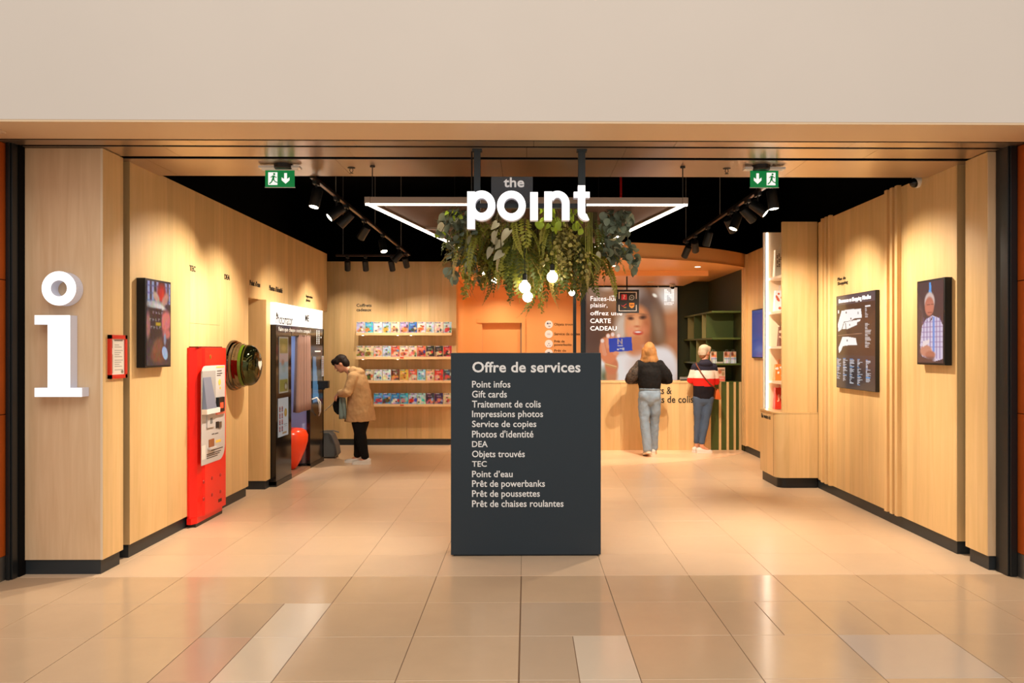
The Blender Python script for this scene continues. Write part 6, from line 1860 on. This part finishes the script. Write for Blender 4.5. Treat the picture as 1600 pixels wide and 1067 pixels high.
fuse(b, 'jeans', JEAN, t, .009, 3, disp=.022)
B().tube([(-.155, .0, 1.01)] + [(.155 * math.sin(R(a)) , -.125 * math.cos(R(a)), 1.01) for a in range(-75, 76, 15)], .012, n=6).build('waistband', JEAN, t, local=True, smooth='all')
TR = cloth('grey_trainer', rgb(150, 156, 150)); TS = mat('cream_rubber', rgb(230, 214, 190), .5)
shoe((-.045, -.12, 0), R(6), t, TR, TS, pitch=R(-14)); shoe((.085, .17, 0), R(-12), t, WSHOE, TS)
HAIR2 = cloth('golden_hair', rgb(160, 112, 66), .5, .25, 240, vary=.35)
hc = Vector(J['head']); b = B(); b.ball(hc + Vector((0, -.02, .035)), .088, .105, .105); b.ball(hc + Vector((0, -.06, -.02)), .09, .07, .10)
rr = random.Random(3)
for k in range(15):
    a = R(-100 + 200 * k / 14); x0, y0 = .08 * math.sin(a), -.085 * math.cos(a) + .01
    b_pts = [hc + Vector((x0, y0, .03)), hc + Vector((x0 * 1.2, y0 * 1.05 - .01, -.08)), hc + Vector((x0 * 1.4 + rr.uniform(-.01, .01), y0 * 1.05 - .02, -.15)), hc + Vector((x0 * 1.45 + rr.uniform(-.015, .015), y0 - .02 + rr.uniform(-.01, .01), -.185 - rr.uniform(0, .03)))]
    limb(b, b_pts, [.03, .03, .026, .014], n=8)
fuse(b, 'hair', HAIR2, t, .008, 2, disp=.014)

# ---- person in striped hoodie leaning at the counter
p = at_z(1097, 707.5, 0)
t = thing('person', 'person in navy, white and red striped hoodie leaning at the counter', 'person', (p.x, p.y, 0.003))
HR = Matrix.Rotation(R(-48), 3, 'Z') @ Matrix.Rotation(R(-10), 3, 'X')
J = dict(head=(.05, .03, 1.555), hrot=HR, neck=(.045, -.01, 1.42), pelvis=(.02, 0, .87), waist=(.03, 0, 1.0), chest=(.035, 0, 1.22), armL=((-.115, 0, 1.34), (-.165, .05, 1.12), (-.07, .22, 1.17)), armR=((.185, 0, 1.34), (.225, .04, 1.10), (.14, .22, 1.17)),
         legL=((-.055, 0, .86), (-.06, .02, .48), (-.075, .04, .10)), legR=((.095, 0, .86), (.045, -.03, .48), (-.02, -.06, .10)), curl=.15, handL=(0, 1, -.12), handR=(0, 1, -.12), toeL=Vector((.07, .06, -.06)), toeR=Vector((.1, .02, -.06)))
person_body(t, J, SKIN); face(J['head'], HR, t, (186, 100, 90))
NAVYC = cloth('navy_fleece', rgb(44, 42, 56)); WHC = cloth('white_fleece', rgb(238, 222, 208)); REDC = cloth('red_fleece', rgb(222, 40, 32)); DKC = cloth('black_fleece', rgb(30, 26, 32))
b = B()
limb(b, [(.02, 0, .86), (.025, -.005, 1.0), (.03, -.01, 1.2), (.035, 0, 1.33), (.04, 0, 1.41)], [(.158, .125), (.165, .13), (.17, .13), (.155, .105), (.085, .075)], n=22)
b.ball((.04, -.065, 1.385), .115, .065, .05); b.ball((.04, -.04, 1.42), .09, .06, .035)
for s, q in ((-1, J['armL']), (1, J['armR'])): limb(b, [Vector(q[0]) + Vector((-.02 * s, 0, 0)), q[1], Vector(q[1]).lerp(Vector(q[2]), .92)], [.072, .062, .046])
def stripe(c):
    z = c.z + .25 * c.x * .1
    return 0 if z > 1.285 else 1 if z > 1.16 else 2 if z > 1.04 else 3
fuse(b, 'hoodie', [NAVYC, WHC, REDC, DKC], t, .008, 4, matfn=stripe, disp=.012)
b = B(); limb(b, [(.02, 0, .80), (.02, -.005, .90)], [(.15, .115), (.15, .12)], n=18)
for s, k in ((-1, 'L'), (1, 'R')):
    hp, kn, an = J['leg' + k]; limb(b, [hp, Vector(hp).lerp(Vector(kn), .45), kn, Vector(an) + Vector((0, 0, .06))], [(.092, .105), (.078, .088), .06, .046])
fuse(b, 'jeans', cloth('blue_denim', rgb(78, 94, 118), bump=.3), t, .008, 3, disp=.01)
shoe((-.075, .05, 0), R(-55), t, WSHOE, WSOLE); shoe((-.03, -.06, 0), R(-78), t, WSHOE, WSOLE)
hc = Vector(J['head']); w = lambda x, y, z: hc + HR @ Vector((x, y, z))
HB = cloth('ash_blond_hair', rgb(206, 186, 160), .5, .25, 240, vary=.25); HN = cloth('brown_nape_hair', rgb(150, 100, 66), .6, .25, 240)
b = B(); b.ball(w(0, -.022, .045), .086, .10, .086, rot=HR); b.ball(w(0, -.065, -.005), .074, .058, .08, rot=HR); b.ball(w(0, -.06, -.06), .055, .04, .045, rot=HR); b.ball(w(0, .05, .085), .065, .05, .034, rot=HR)
for s in (-1, 1): b.ball(w(s * .068, .0, .045), .02, .045, .045, rot=HR)
fuse(b, 'hair', [HB, HN], t, .008, 2, matfn=lambda c: 1 if c.z < hc.z - .035 else 0, disp=.012)
gl = B()
for s in (-1, 1): gl.tube([w(s * .012, .10, .012), w(s * .05, .092, .014), w(s * .078, .05, .014), w(s * .08, -.01, .012)], .0028, n=6)
gl.build('glasses', BLACK, t, local=True)
# shoulder bag carried by the striped person
tb = thing('shoulder_bag', 'small orange-brown shoulder bag on the hip of the striped hoodie', 'bag', (p.x + .24, p.y, .83))
LEA = mat('tan_leather', rgb(206, 96, 34), .5, bump=.2, bump_scale=80)
B().prism([(p.x + .205, .99), (p.x + .245, 1.0), (p.x + .285, .85), (p.x + .28, .83), (p.x + .20, .835), (p.x + .19, .86)], p.y - .06, p.y + .08, 'y').build('pouch', LEA, tb, bevel=.012, smooth='all')
P = [(-.10, -.02, 1.405), (-.105, -.09, 1.37), (-.07, -.148, 1.29), (0, -.155, 1.18), (.09, -.15, 1.08), (.17, -.12, 1.02), (.215, -.06, .985)]
B().tube([(p.x + a, p.y + c_, z) for a, c_, z in P], [(.010, .004)] * len(P), n=6).build('strap', mat('strap_brown', rgb(120, 60, 36), .5), tb, smooth='all')
